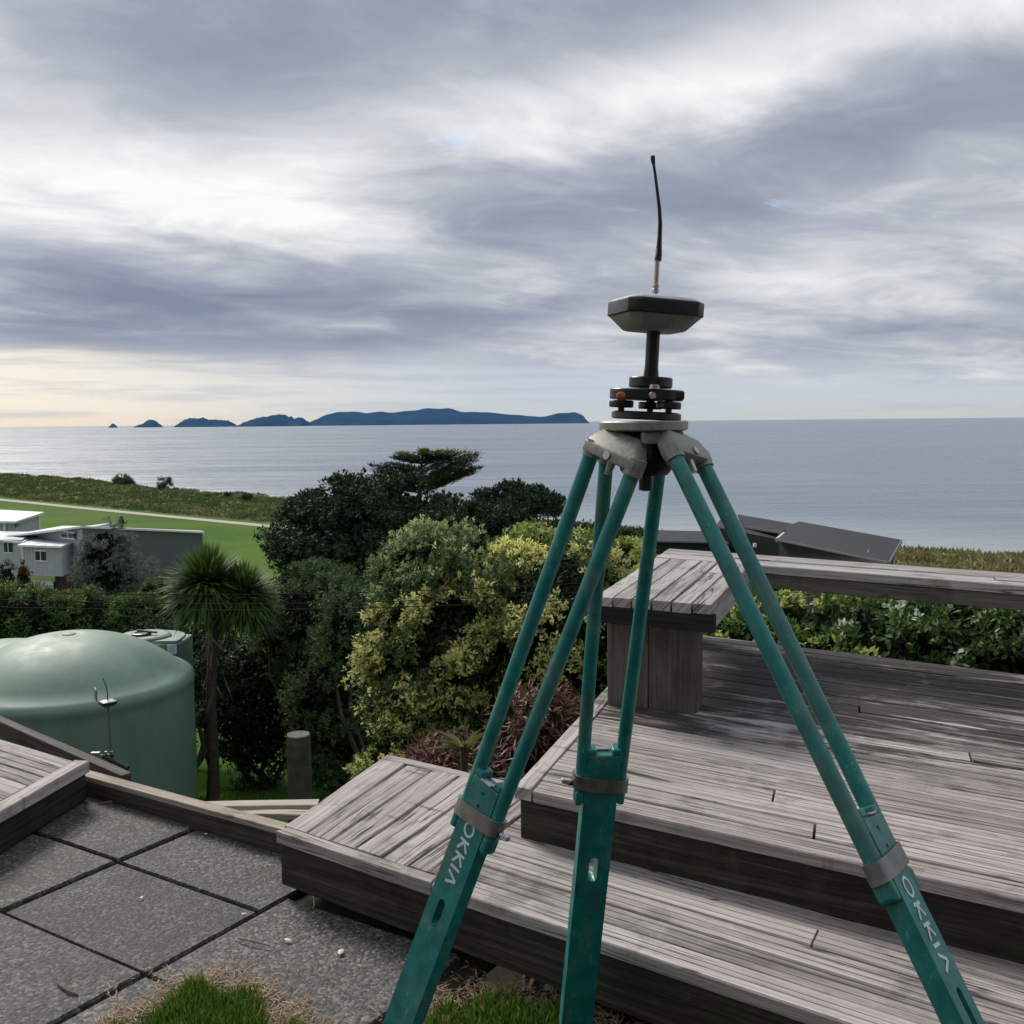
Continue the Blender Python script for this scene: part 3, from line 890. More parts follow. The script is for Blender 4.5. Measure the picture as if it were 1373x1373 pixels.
def slotted(axis, s_, n, p0, L, w, t, slot0, slot1, sw):
    """a flat bar with a round-ended slot, along axis from p0"""
    bm = bmesh.new()
    def P(u, v): return p0 + axis * u + s_ * v
    outer = [P(0, -w / 2), P(L, -w / 2), P(L, w / 2), P(0, w / 2)]
    inner = []
    r = sw / 2
    for i in range(9):
        a = math.pi / 2 + math.pi * i / 8; inner.append(P(slot0 + r + r * math.cos(a), r * math.sin(a)))
    for i in range(9):
        a = -math.pi / 2 + math.pi * i / 8; inner.append(P(slot1 - r + r * math.cos(a), r * math.sin(a)))
    ov = [bm.verts.new(p) for p in outer]; iv = [bm.verts.new(p) for p in inner]
    es = [bm.edges.new((l[i], l[(i + 1) % len(l)])) for l in (ov, iv) for i in range(len(l))]
    r_ = bmesh.ops.triangle_fill(bm, edges=es, use_beauty=True)
    fs = [g for g in bm.faces]
    ex = bmesh.ops.extrude_face_region(bm, geom=fs)
    bmesh.ops.translate(bm, vec=n * -t, verts=[g for g in ex['geom'] if isinstance(g, bmesh.types.BMVert)])
    bmesh.ops.recalc_face_normals(bm, faces=bm.faces)
    me = bpy.data.meshes.new('lower_leg'); bm.to_mesh(me); bm.free(); box_uv(me)
    return me
Zv = Vector((0, 0, 1))
for li, (azd, st, sep) in enumerate(LEGS):
    th = math.radians(azd); o_ = Vector((math.cos(th), math.sin(th), 0)); tn = Vector((-o_.y, o_.x, 0))
    top = Vector((TC.x, TC.y, PZ - .066)) + o_ * .087
    st = Vector(st)
    a, n, s_ = frame(st - top, o_)
    Ls = (st - top).length
    # hinge casting: a hood from the plate down to the two sockets
    cast = MB()
    h0 = Vector((TC.x, TC.y, PZ - .024)) + o_ * .047
    hw0, hw1 = .040, .064
    t1 = top + a * .008
    def sec(c, w, dpt, ax_n): return [c - s_ * w + ax_n * dpt, c + s_ * w + ax_n * dpt, c + s_ * w - ax_n * dpt, c - s_ * w - ax_n * dpt]
    m1 = h0.lerp(t1, .35) + n * .006
    r0, r1, r2, r3 = sec(h0, hw0, .013, n), sec(m1, .053, .017, n), sec(t1 - a * .02, hw1, .018, n), sec(t1, hw1, .018, n)
    vs = r0 + r1 + r2 + r3; fs = [(3, 2, 1, 0), (12, 13, 14, 15)]
    for q in range(3): fs += [(q * 4 + i, q * 4 + (i + 1) % 4, q * 4 + 4 + (i + 1) % 4, q * 4 + 4 + i) for i in range(4)]
    cast.add(vs, fs)
    c_o = cast.build('hinge_casting', M_CAST, tripod, bevel=.0035, smooth=35)
    for sg in (-1, 1):
        sk = MB(); b0 = t1 + s_ * (sg * sep / 2)
        sk.tube([b0 - a * .024, b0 + a * .007], .0178, 14); sk.build('socket', M_CAST, c_o, smooth=40)
    bo = MB(); bo.tube([t1 - a * .01 + n * .022, t1 - a * .01 + n * .010], .008, 10); bo.build('bolt', M_STEEL, c_o, smooth=40)
    bo = MB(); bo.tube([t1 + a * -.002, t1 + a * .024], [.0085, .006], 8); bo.build('hinge_bolt', M_STEEL, c_o, smooth=40)
    # the two tubes
    sep2 = .084
    for sg in (-1, 1):
        tb = MB()
        tb.tube([top + s_ * (sg * sep / 2), top.lerp(st, .5) + s_ * (sg * (sep + sep2) / 4), st - a * .02 + s_ * (sg * sep2 / 2), st + a * .045 + s_ * (sg * sep2 / 2)], .0142, 18)
        tb.build('tube', M_TEAL, tripod, smooth=40)
    # bracket plate between the tubes with its notch
    bk = MB()
    b0 = st - a * .085
    hw = sep2 / 2 - .004
    for (u0_, u1_, v0_, v1_) in ((0, .014, -hw, -.017), (0, .014, .017, hw), (.014, .10, -hw, hw)):
        c_ = b0 + a * ((u0_ + u1_) / 2) + s_ * ((v0_ + v1_) / 2)
        bk.box(c_, (u1_ - u0_, abs(v1_ - v0_), .030), Matrix((a, s_, n)).transposed())
    br_o = bk.build('bracket', M_TEAL, tripod, bevel=.003)
    lp = MB(); lp.box(b0 + a * .012 + n * .013, (.004, .03, .012), Matrix((a, s_, n)).transposed()); lp.build('lip', M_STEEL, br_o, bevel=.001)
    for u in (.035, .062):
        hl = MB(); hl.tube([b0 + a * u + n * .0135, b0 + a * u + n * .0165], .0035, 10); hl.build('rivet', M_BLACKM, br_o)
    # strap clamp
    ring = []
    sw_, sd_ = sep2 / 2 + .0195, .0205
    nseg = 28
    mm = MB(); vs = []
    for i in range(nseg):
        t = 2 * math.pi * i / nseg
        cx, cy = math.cos(t), math.sin(t)
        ex_ = .45
        X = sw_ * (abs(cx) ** ex_) * (1 if cx >= 0 else -1); Yv = sd_ * (abs(cy) ** .7) * (1 if cy >= 0 else -1)
        for rr_, uu in ((1.0, -.016), (1.0, .016), (.9, .016), (.9, -.016)):
            skew = X * .12
            vs.append(st + a * (uu + skew) + s_ * (X * rr_) + n * (Yv * rr_))
    fs = []
    for i in range(nseg):
        j = (i + 1) % nseg
        for q in range(4): fs.append((4 * i + q, 4 * i + (q + 1) % 4, 4 * j + (q + 1) % 4, 4 * j + q))
    mm.add(vs, fs)
    sto = mm.build('strap', M_STRAP, tripod, smooth=35)
    sgn = {0: -1, 1: -1, 2: -1}[li]
    sgn = 1 if (s_ * 1).dot(CR) * (-1 if li == 0 else 1) > 0 else -1
    lv = MB(); lb = st + s_ * (sgn * (sw_ + .002))
    lv.hexa([lb + n * .006 - a * .006, lb - n * .006 - a * .006, lb - n * .006 + a * .008, lb + n * .006 + a * .008],
            [p + s_ * (sgn * .022) - a * .004 for p in (lb + n * .005 - a * .005, lb - n * .005 - a * .005, lb - n * .005 + a * .005, lb + n * .005 + a * .005)])
    lv.build('lever', M_BRIGHT, sto, bevel=.002)
    scw = MB(); scw.tube([lb - s_ * (sgn * .004) + a * .002, lb + s_ * (sgn * .006) + a * .002], .0065, 10); scw.build('screw', M_BLACKM, sto)
    # collar below the strap
    for sg in (-1, 1):
        co = MB(); co.box(st + a * .034 + s_ * (sg * .0465), (.034, .016, .033), Matrix((a, s_, n)).transposed()); co.build('collar', M_TEAL, tripod, bevel=.005)
    # sliding lower leg
    gz = float(height(top.x + (st - top).x * 2, top.y + (st - top).y * 2))
    Lf = (top.z + .005) / -a.z
    Lf = (top.z + .02) / -a.z
    p0 = st - a * .05 + n * .0155
    ll = Lf - Ls + .05 - .04
    me = slotted(a, s_, n, p0, ll, .074, .031, .05 + .185, .05 + .185 + .062, .019)
    lo = link('lower_leg', me, M_TEAL, tripod)
    bmw = None
    ends = p0 + a * ll - n * .0155
    sh = MB(); sh.hexa([ends + s_ * x + n * y for x, y in ((-.037, -.0155), (.037, -.0155), (.037, .0155), (-.037, .0155))], [ends + a * .075 + s_ * x + n * y for x, y in ((-.012, -.009), (.012, -.009), (.012, .009), (-.012, .009))])
    sh.build('shoe', M_CAST, tripod, bevel=.002)
    sk = MB(); sk.tube([ends + a * .07, ends + a * .14], [.009, .001], 10); sk.build('spike', M_STEEL, tripod)
    ft = MB(); ft.box(ends + a * .02 + n * .035, (.012, .05, .05), Matrix((a, s_, n)).transposed()); ft.build('foot_rest', M_CAST, tripod, bevel=.003)
    if li:      # the maker's lettering on the outer face, reading downwards
        ydir = s_ if s_.dot(CR) > 0 else -s_
        letters(lo, p0 + a * (.05 + (.012 if li == 1 else .024)) - ydir * .013, a, ydir, n, .027)
# the plate
hd = MB()
cz = Vector((TC.x, TC.y, 0))
prof = [(.0, PZ), (.078, PZ), (.080, PZ - .003), (.080, PZ - .018), (.072, PZ - .020), (.045, PZ - .020)]
def tri_ring(r, z, ph):
    pts = []
    for i in range(36):
        t = 2 * math.pi * i / 36
        rr_ = r * (1 + .085 * math.cos(3 * (t - ph)))
        pts.append(Vector((TC.x + rr_ * math.cos(t), TC.y + rr_ * math.sin(t), z)))
    return pts
rings = [tri_ring(.030, PZ, math.radians(278)), tri_ring(.078, PZ, math.radians(278)), tri_ring(.081, PZ - .003, math.radians(278)), tri_ring(.081, PZ - .016, math.radians(278)), tri_ring(.074, PZ - .019, math.radians(278)), tri_ring(.03, PZ - .019, math.radians(278))]
vs = [v for r in rings for v in r]; fs = []
for q in range(len(rings)):
    q2 = (q + 1) % len(rings)
    for j in range(36): fs.append((q * 36 + j, q * 36 + (j + 1) % 36, q2 * 36 + (j + 1) % 36, q2 * 36 + j))
hd.add(vs, fs); hdo = hd.build('head_plate', M_CAST, tripod, smooth=40)
hb = MB(); hb.lathe([(.04, PZ - .10), (.048, PZ - .09), (.05, PZ - .03), (.045, PZ - .0195)], 24, cz); hb.build('head_core', M_BLACKM, tripod, smooth=40)
for an in (158, 278, 38):
    t = math.radians(an); q = cz + Vector((math.cos(t), math.sin(t), 0)) * .066
    bl = MB(); bl.box((q.x, q.y, PZ - .0305), (.018, .052, .022), Matrix.Rotation(t, 3, 'Z')); bl.build('web', M_CAST, tripod, bevel=.003)
cs = MB(); cs.lathe([(.006, PZ - .13), (.013, PZ - .128), (.013, PZ - .10), (.008, PZ - .098)], 14, cz); cs.build('centre_screw', M_BLACKM, tripod, smooth=40)

# ------------------------------------------------------------------ tribrach
TILT = Matrix.Rotation(math.radians(3.0), 3, 'Y')
def tp(x, y, z): return Vector((TC.x, TC.y, PZ)) + TILT @ Vector((x, y, z * .95))
tb_e = empty('tribrach', (TC.x, TC.y, PZ), 'black tribrach with three levelling wheels and brass knob on tripod', 'tribrach')
bp = MB(); bp.lathe([(.0, .002), (.060, .002), (.064, .004), (.064, .014), (.058, .0165), (0, .0165)], 3 * 12, tp(0, 0, 0), TILT); bp.build('base_plate', M_BLACK, tb_e, smooth=40)
for an in (75, 195, 315):
    t = math.radians(an); cx, cy = .050 * math.cos(t), .050 * math.sin(t)
    w = MB(); w.lathe([(.006, .0165), (.006, .022), (.021, .0225), (.0225, .025), (.0225, .033), (.021, .0355), (.008, .036), (.008, .042)], 22, tp(cx, cy, 0), TILT)
    w.build('levelling_wheel', M_BLACK, tb_e, smooth=30)
up = MB()
vs = []
ring_ = []
for z, k2 in ((.040, .97), (.042, 1), (.058, 1), (.060, .97)):
    for i in range(36):
        t = 2 * math.pi * i / 36
        r = .066 * (1 + .07 * math.cos(3 * (t - math.radians(75)))) * k2
        vs.append(tp(r * math.cos(t), r * math.sin(t), z))
fs = [tuple(range(36))[::-1], tuple(range(108, 144))]
for q in range(3):
    for j in range(36): fs.append((q * 36 + j, q * 36 + (j + 1) % 36, q * 36 + 36 + (j + 1) % 36, q * 36 + 36 + j))
up.add(vs, fs); up.build('upper_plate', M_BLACK, tb_e, smooth=40)
kn = MB(); kn.lathe([(.004, -.012), (.0075, -.012), (.0085, -.009), (.0085, -.001), (.006, .001)], 14, tp(-.053, -.05, .044), Matrix.Rotation(math.radians(90), 3, 'X')); kn.build('lock_knob', M_BRASS, tb_e, smooth=40)
vl = MB(); vl.lathe([(.009, 0), (.009, .006), (.006, .008)], 14, tp(.004, -.062, .0595), TILT); vl.build('bubble_vial', M_STEEL, tb_e, smooth=40)
ey = MB(); ey.tube([tp(.0, -.060, .048), tp(.0, -.076, .047)], .006, 10); ey.build('optical_sight', M_STEEL, tb_e, smooth=40)
bs = MB(); bs.box(tp(.045, -.045, .050), (.03, .02, .016), TILT); bs.build('catch', M_BLACKM, tb_e, bevel=.003)

# ------------------------------------------------------------------ satellite receiver on its short pole
def receiver(root, B, T, s=1., ph=0., whip=None, pole_len=.10, body_only=False):
    """satellite receiver: pale lid, black band, tapered lower body; B = underside centre"""
    def ring(hw, ch, z):
        q = hw - ch
        pts = [(q, -hw), (hw, -q), (hw, q), (q, hw), (-q, hw), (-hw, q), (-hw, -q), (-q, -hw)]
        c, s_ = math.cos(ph), math.sin(ph)
        return [B + T @ (Vector((x * c - y * s_, x * s_ + y * c, z)) * s) for x, y in pts]
    def loft(rs):
        vs = [v for r in rs for v in r]; n = 8
        fs = [tuple(range(n))[::-1], tuple((len(rs) - 1) * n + j for j in range(n))]
        for q in range(len(rs) - 1): fs += [(q * n + j, q * n + (j + 1) % n, (q + 1) * n + (j + 1) % n, (q + 1) * n + j) for j in range(n)]
        return MB().add(vs, fs)
    loft([ring(.050, .014, 0), ring(.054, .016, .002), ring(.078, .020, .029)]).build('lower_body', M_RXLOW, root, bevel=.002 * s, smooth=30)
    loft([ring(.0795, .020, .0285), ring(.081, .021, .031), ring(.081, .021, .056), ring(.079, .021, .0585)]).build('band', M_BLACK, root, bevel=.002 * s, smooth=30)
    loft([ring(.0785, .021, .058), ring(.072, .02, .063), ring(.04, .012, .070), ring(.014, .004, .073)]).build('lid', M_RXTOP, root, bevel=.002 * s, smooth=30)
rx = empty('satellite_receiver', tuple(tp(0, 0, .0605)), 'satellite receiver with whip antenna on a black adapter above the tribrach', 'receiver')
ad = MB(); ad.lathe([(0, .0605), (.038, .0605), (.040, .063), (.040, .078), (.038, .080), (.0, .080)], 32, tp(.005, 0, 0), TILT); ad.build('adapter_base', M_BLACK, rx, smooth=30)
pl = MB(); pl.lathe([(.0, .0795), (.0145, .0795), (.0125, .10), (.0125, .178), (0, .178)], 20, tp(.005, 0, 0), TILT); pl.build('short_pole', M_BLACKM, rx, smooth=30)
receiver(rx, tp(.005, 0, .172), TILT @ Matrix.Rotation(math.radians(1.), 3, 'Y'), .90, math.radians(14))
zb = .2305
cn = MB(); cn.lathe([(.0045, zb - .002), (.0045, zb + .004), (.0065, zb + .004), (.0065, zb + .009), (.0045, zb + .011), (.0045, zb + .013), (.0062, zb + .013), (.0062, zb + .017), (.0046, zb + .018), (.0046, zb + .082)], 14, tp(.005, 0, 0), TILT)
cn.build('connector', M_STEEL, rx, smooth=30)
wp = MB()
wz = zb + .038
def wpt(px, py): return ay(px, py, TC.y)
wpts = [tp(.005, 0, wz)] + [wpt(*q) for q in ((883.2, 342), (884.5, 318), (885.2, 300), (884.2, 280), (882, 262), (879, 238), (876.8, 222), (875.6, 216), (875.2, 209))]
wpts[0] = wpt(882.0, 349.5)
wp.tube(wpts, [.0068, .0062, .0042, .0040, .0034, .0031, .0028, .0026, .0042, .0042], 10); wp.build('whip_antenna', M_BLACK, rx, smooth=50)

# ------------------------------------------------------------------ water tanks
TY = 15.0
tcx = ay(95, 912, TY)
TR = 1.75
zr = tcx.z                                 # level of the shoulder
zb_ = ay(254, 1075, TY).z
tank = empty('water_tank', (tcx.x, TY, zb_), 'large domed green plastic water tank standing on the grass', 'water tank')
H = zr - zb_
prof = [(TR - .02, -.3), (TR, 0)]
for i in range(1, 9): prof.append((TR, H * i / 8 - .14 * (i == 8)))
prof += [(TR + .012, H - .10), (TR + .02, H - .04), (TR - .005, H + .02), (TR - .07, H + .07), (TR - .13, H + .085)]
DH = .62
for i in range(1, 15):
    t = i / 14
    r = (TR - .16) * (1 - t) + .22 * t
    prof.append((r, H + .085 + DH * (1 - (r / (TR - .16)) ** 2.3) ** .92 if t < 1 else H + .085 + DH * .99))
prof += [(.19, H + .085 + DH * .985), (.15, H + .085 + DH * .975), (.10, H + .085 + DH * .985)]
m_ = MB(); m_.lathe(prof, 72, (tcx.x, TY, zb_)); m_.build('shell', M_TANK, tank, smooth=50)
# flat inlet shoulder on the dome
m_ = MB(); q = Vector((tcx.x - 1.12, TY + .25, zb_))
m_.lathe([(.66, H - .1), (.60, H + .42), (.56, H + .475), (.50, H + .49), (.1, H + .49)], 40, q); m_.build('inlet_shoulder', M_TANK, tank, smooth=50)
m_ = MB(); m_.lathe([(.05, H + .085 + DH * .95), (.10, H + .085 + DH * .975), (.095, H + .085 + DH + .005), (.04, H + .085 + DH + .012)], 24, (tcx.x, TY, zb_)); m_.build('vent_cap', M_TANK, tank, smooth=50)
m_ = MB(); q = ay(128, 925, TY - TR + .08); m_.box((q.x, q.y, q.z - .06), (.02, .18, .16), Matrix.Rotation(.5, 3, 'Z')); m_.build('lifting_lug', M_TANK, tank, bevel=.008)

SY = 17.2
c = ay(205, 853, SY)
st_ = empty('small_water_tank', (c.x, SY, -5.3), 'narrow green tank with black lid vent and white sticker behind the domed tank', 'water tank')
Rs = .55
zt_ = c.z
m_ = MB(); m_.lathe([(Rs, -5.3), (Rs, zt_ - .04), (Rs - .03, zt_), (0.0, zt_ + .02)], 40, (c.x, SY, 0)); m_.build('shell', M_TANK, st_, smooth=40)
m_ = MB(); m_.lathe([(.43, zt_ - .02), (.43, zt_ + .035), (.40, zt_ + .06), (.34, zt_ + .065), (0., zt_ + .065)], 36, (c.x - .10, SY - .1, 0)); m_.build('lid', M_TANK, st_, smooth=40)
m_ = MB(); m_.lathe([(.16, zt_ + .06), (.16, zt_ + .10), (.12, zt_ + .11), (.10, zt_ + .09)], 20, (c.x - .12, SY - .2, 0), cap=True); m_.build('lid_ring', M_BLACK, st_, smooth=30)
m_ = MB(); m_.box((c.x - .02, SY - .2, zt_ + .125), (.34, .05, .03), Matrix.Rotation(.12, 3, 'Y')); m_.build('lid_handle', M_BLACK, st_, bevel=.01)
m_ = MB(); m_.hexa([(c.x + x, SY + y, -5.3) for x, y in ((.1, -.56), (.585, -.42), (.585, .3), (.1, .4))], [(c.x + x, SY + y, zt_ - .035) for x, y in ((.1, -.56), (.585, -.42), (.585, .3), (.1, .4))]); m_.build('side_pod', M_TANK, st_, bevel=.02)
m_ = MB(); m_.box((c.x + .36, SY - .3, zt_ - .01), (.40, .3, .05)); m_.build('pod_cover', M_TANK, st_, bevel=.015)
m_ = MB(); q = ay(232, 871, SY - .52); nrm = Vector((.28, -.96, 0)).normalized(); tx = Vector((.96, .28, 0)).normalized()
m_.box((q.x - .0, SY - .495, q.z), (.19, .012, .165), Matrix((tx, -nrm, Zv)).transposed()); sk_o = m_.build('sticker', plain('sticker_white', (.72, .76, .82), .4, 0, .04), st_)
m_ = MB(); m_.box((q.x + .072, SY - .4815, q.z), (.042, .012, .166), Matrix((tx, -nrm, Zv)).transposed()); m_.build('blue_strip', plain('sticker_blue', (.05, .13, .42), .4, 0, .04), sk_o)
for dz in (.045, .02, -.005, -.03):
    m_ = MB(); m_.box((q.x - .025, SY - .5035, q.z + dz), (.10, .010, .007), Matrix((tx, -nrm, Zv)).transposed()); m_.build('print_line', plain('sticker_ink', (.3, .34, .45), .5, 0, .04), sk_o)

# the second receiver, on a range pole in front of the tank
RY = 11.6
rb = ay(145, 947, RY)
gzr = float(height(rb.x, RY))
rov = empty('range_pole', (rb.x, RY, gzr), 'second receiver with whip antenna on a thin pole in front of the tank', 'receiver')
m_ = MB(); m_.tube([(rb.x, RY, gzr - .05), (rb.x, RY, rb.z + .003)], .014, 10); m_.build('pole', plain('pale_green_pole', (.14, .19, .15), .4, .1), rov, smooth=40)
receiver(rov, rb, Matrix.Identity(3), 1.05, math.radians(45))
q0_ = rb + Vector((0, 0, .076))
m_ = MB(); m_.tube([q0_, q0_ + Vector((0, 0, .09)), q0_ + Vector((-.01, 0, .15)), q0_ + Vector((-.045, 0, .26))], [.008, .006, .005, .004], 8); m_.build('whip_antenna', M_BLACK, rov, smooth=40)
q = ay(146, 1013, RY)
m_ = MB(); m_.box((rb.x, RY - .02, q.z), (.07, .06, .05)); m_.tube([(rb.x - .06, RY - .05, q.z + .01), (rb.x + .26, RY - .15, q.z - .1)], .028, 8); cl = m_.build('pole_clamp', M_BLACKM, rov, smooth=30)
for dx in (-.03, .03):
    m_ = MB(); m_.tube([(rb.x + dx, RY - .05, q.z + .02), (rb.x + dx, RY - .05, q.z + .065)], .016, 10); m_.build('clamp_knob', M_STEEL, cl, smooth=40)
m_ = MB(); m_.box((rb.x - .16, RY - .03, q.z + .035), (.10, .05, .03)); m_.tube([(rb.x - .12, RY - .03, q.z + .02), (rb.x - .02, RY - .02, q.z)], .012, 6); m_.build('data_holder', M_STEEL, rov)

# round timber post in the shade
q = ay(400, 985, 14.5); gz = float(height(q.x, 14.5))
po = empty('round_post', (q.x, 14.5, gz), 'short thick round timber post with pale lit sawn top under the bushes', 'post')
m_ = MB(); m_.lathe([(.19, gz - .2), (.175, gz + .3), (.17, q.z - .02), (.165, q.z - .002)], 20, (q.x, 14.5, 0)); m_.build('shaft', plain('mossy_post', (.07, .068, .045), .9, 0, .4, 6, .01), po, smooth=50)
m_ = MB(); m_.lathe([(.166, q.z - .0025), (.160, q.z + .012), (.05, q.z + .016)], 20, (q.x, 14.5, 0)); m_.build('lit_sawn_top', plain('lit_sawn_end', (.42, .38, .31), .8, 0, .2, 12), po, smooth=30)  # light on the sawn top painted in as a paler colour

# ------------------------------------------------------------------ buildings on the flat
M_WALLW = plain('pale_cladding', (.40, .42, .47), .6, 0, .05, 3)
M_WALLG = plain('grey_cladding', (.115, .115, .125), .7, 0, .06, 3)
M_ROOFW = plain('white_metal_roof', (.66, .68, .72), .35, .1, .05, 2)
M_TRIM = plain('white_trim', (.72, .74, .77), .5, 0, .04, 5)
M_GLASS = plain('dark_glass', (.02, .025, .032), .08, 0, .2, 1, spec=.8)
M_ROOFD = plain('charcoal_roof', (.024, .026, .031), .6, 0, .14, 1.2, spec=.25)
M_WALLD = plain('black_cladding', (.014, .015, .017), .7, 0, .15, 2)
def wall_box(name, mat, root, pts, z0, z1):
    """an upright block on the 2D outline pts; z1 may be one level or one per corner"""
    z1 = z1 if isinstance(z1, (list, tuple)) else [z1] * len(pts)
    m_ = MB(); m_.hexa([(p[0], p[1], z0) for p in pts], [(p[0], p[1], z) for p, z in zip(pts, z1)])
    return m_.build(name, mat, root)
def roof_slab(name, mat, root, pts, zs, th=.16, over=.0):
    m_ = MB(); m_.hexa([(p[0], p[1], z - th) for p, z in zip(pts, zs)], [(p[0], p[1], z) for p, z in zip(pts, zs)])
    return m_.build(name, mat, root)
def win(root, p, q, z0, z1, out):
    """window on the wall line p-q (2D), proud of it along out"""
    p, q, out = v2(p), v2(q), v2(out).normalized()
    def slab(name, mat, par, e, d0, d1, za, zb2):
        dd = (q - p).normalized() * e
        a_, b_ = p - dd, q + dd
        m_ = MB(); m_.hexa([(*(a_ + out * d0), za), (*(b_ + out * d0), za), (*(b_ + out * d1), za), (*(a_ + out * d1), za)], [(*(a_ + out * d0), zb2), (*(b_ + out * d0), zb2), (*(b_ + out * d1), zb2), (*(a_ + out * d1), zb2)])
        return m_.build(name, mat, par)
    w = slab('window', M_GLASS, root, 0, -.02, .05, z0, z1)
    slab('head', M_TRIM, w, .08, -.02, .09, z1, z1 + .09); slab('sill', M_TRIM, w, .08, -.02, .09, z0 - .09, z0)
    mid = p.lerp(q, .5)
    m_ = MB(); m_.box((mid.x + out.x * .05, mid.y + out.y * .05, (z0 + z1) / 2), (.06, .06, z1 - z0)); m_.build('mullion', M_TRIM, w)
    return w
HY = 86.
def X_(px, y): return ay(px, 700, y).x
def Z_(px, py, y): return ay(px, py, y).z
# low pale house with two boxes
hs_ = empty('pale_house', (X_(50, HY), HY, LAWN), 'pale grey house with flat white roofs on posts, nearest the hedge', 'house')
zf = Z_(70, 768, HY)
bx = [(X_(36, HY), HY - 1), (X_(96, HY), HY - 2.2), (X_(111, HY + 4), HY + 4), (X_(60, HY + 5), HY + 5)]
wall_box('wall', M_WALLW, hs_, bx, zf, [Z_(36, 729, HY)] * 2 + [Z_(100, 726, HY)] * 2)
rp = [(X_(33, HY) - .1, HY - 1.3), (X_(97, HY) + .1, HY - 2.6), (X_(112, HY + 4), HY + 4), (X_(57, HY + 5), HY + 5.4)]
roof_slab('roof', M_ROOFW, hs_, rp, [Z_(36, 728, HY), Z_(96, 732, HY - 2.4), Z_(112, 721, HY + 4), Z_(60, 718, HY + 5)])
d_ = (v2(bx[1]) - v2(bx[0])).normalized(); o_ = Vector((d_.y, -d_.x))
wa, wb2 = v2(bx[0]).lerp(v2(bx[1]), .34), v2(bx[0]).lerp(v2(bx[1]), .60)
win(hs_, wa, wb2, Z_(65, 748, HY), Z_(65, 736, HY), o_)
for t in np.linspace(.04, .97, 14):
    q = v2(bx[0]).lerp(v2(bx[1]), float(t)); m_ = MB(); m_.box((q.x + o_.x * .012, q.y + o_.y * .012, (zf + Z_(60, 730, HY)) / 2), (.045, .03, Z_(60, 731, HY) - zf - .1), Matrix.Rotation(math.atan2(d_.y, d_.x), 3, 'Z')); m_.build('batten', M_WALLW, hs_)
b2x = [(X_(-40, HY), HY + 1.6), (X_(32, HY + 1), HY + .4), (X_(46, HY + 7), HY + 7), (X_(-40, HY + 7), HY + 8)]
wall_box('wall', M_WALLW, hs_, b2x, zf - .6, Z_(0, 722, HY + 1.6))
roof_slab('roof', M_ROOFW, hs_, [(b2x[0][0], HY + 1.2), (b2x[1][0] + .2, HY + .1), (X_(60, HY + 7), HY + 7), (X_(-40, HY + 7), HY + 8)], [Z_(0, 720, HY + 1.2), Z_(32, 727, HY), Z_(56, 716, HY + 7), Z_(-10, 710, HY + 8)])
d_ = (v2(b2x[1]) - v2(b2x[0])).normalized(); o_ = Vector((d_.y, -d_.x))
tA = (X_(-3, HY) - b2x[0][0]) / (b2x[1][0] - b2x[0][0]); tB = (X_(10, HY) - b2x[0][0]) / (b2x[1][0] - b2x[0][0])
win(hs_, v2(b2x[0]).lerp(v2(b2x[1]), tA), v2(b2x[0]).lerp(v2(b2x[1]), tB), Z_(5, 742, HY), Z_(5, 729, HY), o_)
q = v2(b2x[1]); m_ = MB(); m_.box((q.x + .1, q.y - .1, (zf - .4 + Z_(32, 727, HY)) / 2), (.16, .16, Z_(32, 728, HY) - zf + .4)); m_.build('downpipe', M_TRIM, hs_)
for px in (77, 90, 97):
    m_ = MB(); m_.box((X_(px, HY - 1.8), HY - 1.6, (zf + LAWN) / 2 - .05), (.16, .16, zf - LAWN + .1)); m_.build('stilt', M_BARK, hs_)
m_ = MB(); m_.box((X_(86, HY), HY - .4, (zf + LAWN) / 2 - .1), (1.6, .1, zf - LAWN)); m_.build('brown_skirt', plain('brown_board', (.13, .075, .045), .8), hs_)
dk = wall_box('terrace', plain('pale_terrace', (.34, .33, .32), .8), hs_, [(X_(22, HY - 3), HY - 4), (X_(78, HY - 3), HY - 4.4), (X_(80, HY), HY - 1.9), (X_(22, HY), HY - 1.2)], zf - .7, zf - .35)
# upper part behind it with a long dark wall towards the bush
hc = empty('dark_wall_house', (X_(180, HY + 4), HY + 6, LAWN), 'house with a long plain dark grey wall and thin white roof edge', 'house')
P0, P1 = (X_(111, HY - 1), HY - 1), (X_(271, HY + 4), HY + 4)
P2, P3 = (X_(262, HY + 16), HY + 16), (X_(84, HY + 13), HY + 13)
zt0, zt1 = Z_(111, 708, HY - 1), Z_(271, 714.5, HY + 4)
wall_box('wall', M_WALLG, hc, [P0, P1, P2, P3], LAWN - .5, [zt0, zt1, zt1 - 1.6, zt0 - 1.2])
P4 = (X_(62, HY + 3), HY + 3.2)
wall_box('wall', M_WALLW, hc, [(P4[0] - 1.2, P4[1] + .6), (P0[0] - .02, P0[1] + .3), (P0[0] + .3, P0[1] + 6), (P4[0] - 1.2, P4[1] + 6)], LAWN + 1, [Z_(50, 719, HY + 3), zt0 - .1, zt0 - .1, Z_(50, 719, HY + 3)])
roof_slab('roof', M_ROOFW, hc, [(P4[0] - 4, P4[1] + .2), (P0[0] - .05, P0[1] - .15), (P1[0] + .25, P1[1] - .25), (P2[0] + .5, P2[1]), (P3[0], P3[1])],
          [Z_(40, 719, HY + 3), zt0 + .18, zt1 + .14, Z_(262, 711.5, HY + 16), Z_(84, 705.0, HY + 13)], .16)
dw = (v2(P0) - v2((P4[0] - 1.2, P4[1] + .6))); ow = Vector((dw.y, -dw.x)).normalized()
wq = v2((P4[0] - 1.2, P4[1] + .6))
win(hc, wq + dw * .55, wq + dw * .82, Z_(86, 722, HY), Z_(86, 714.5, HY), ow)
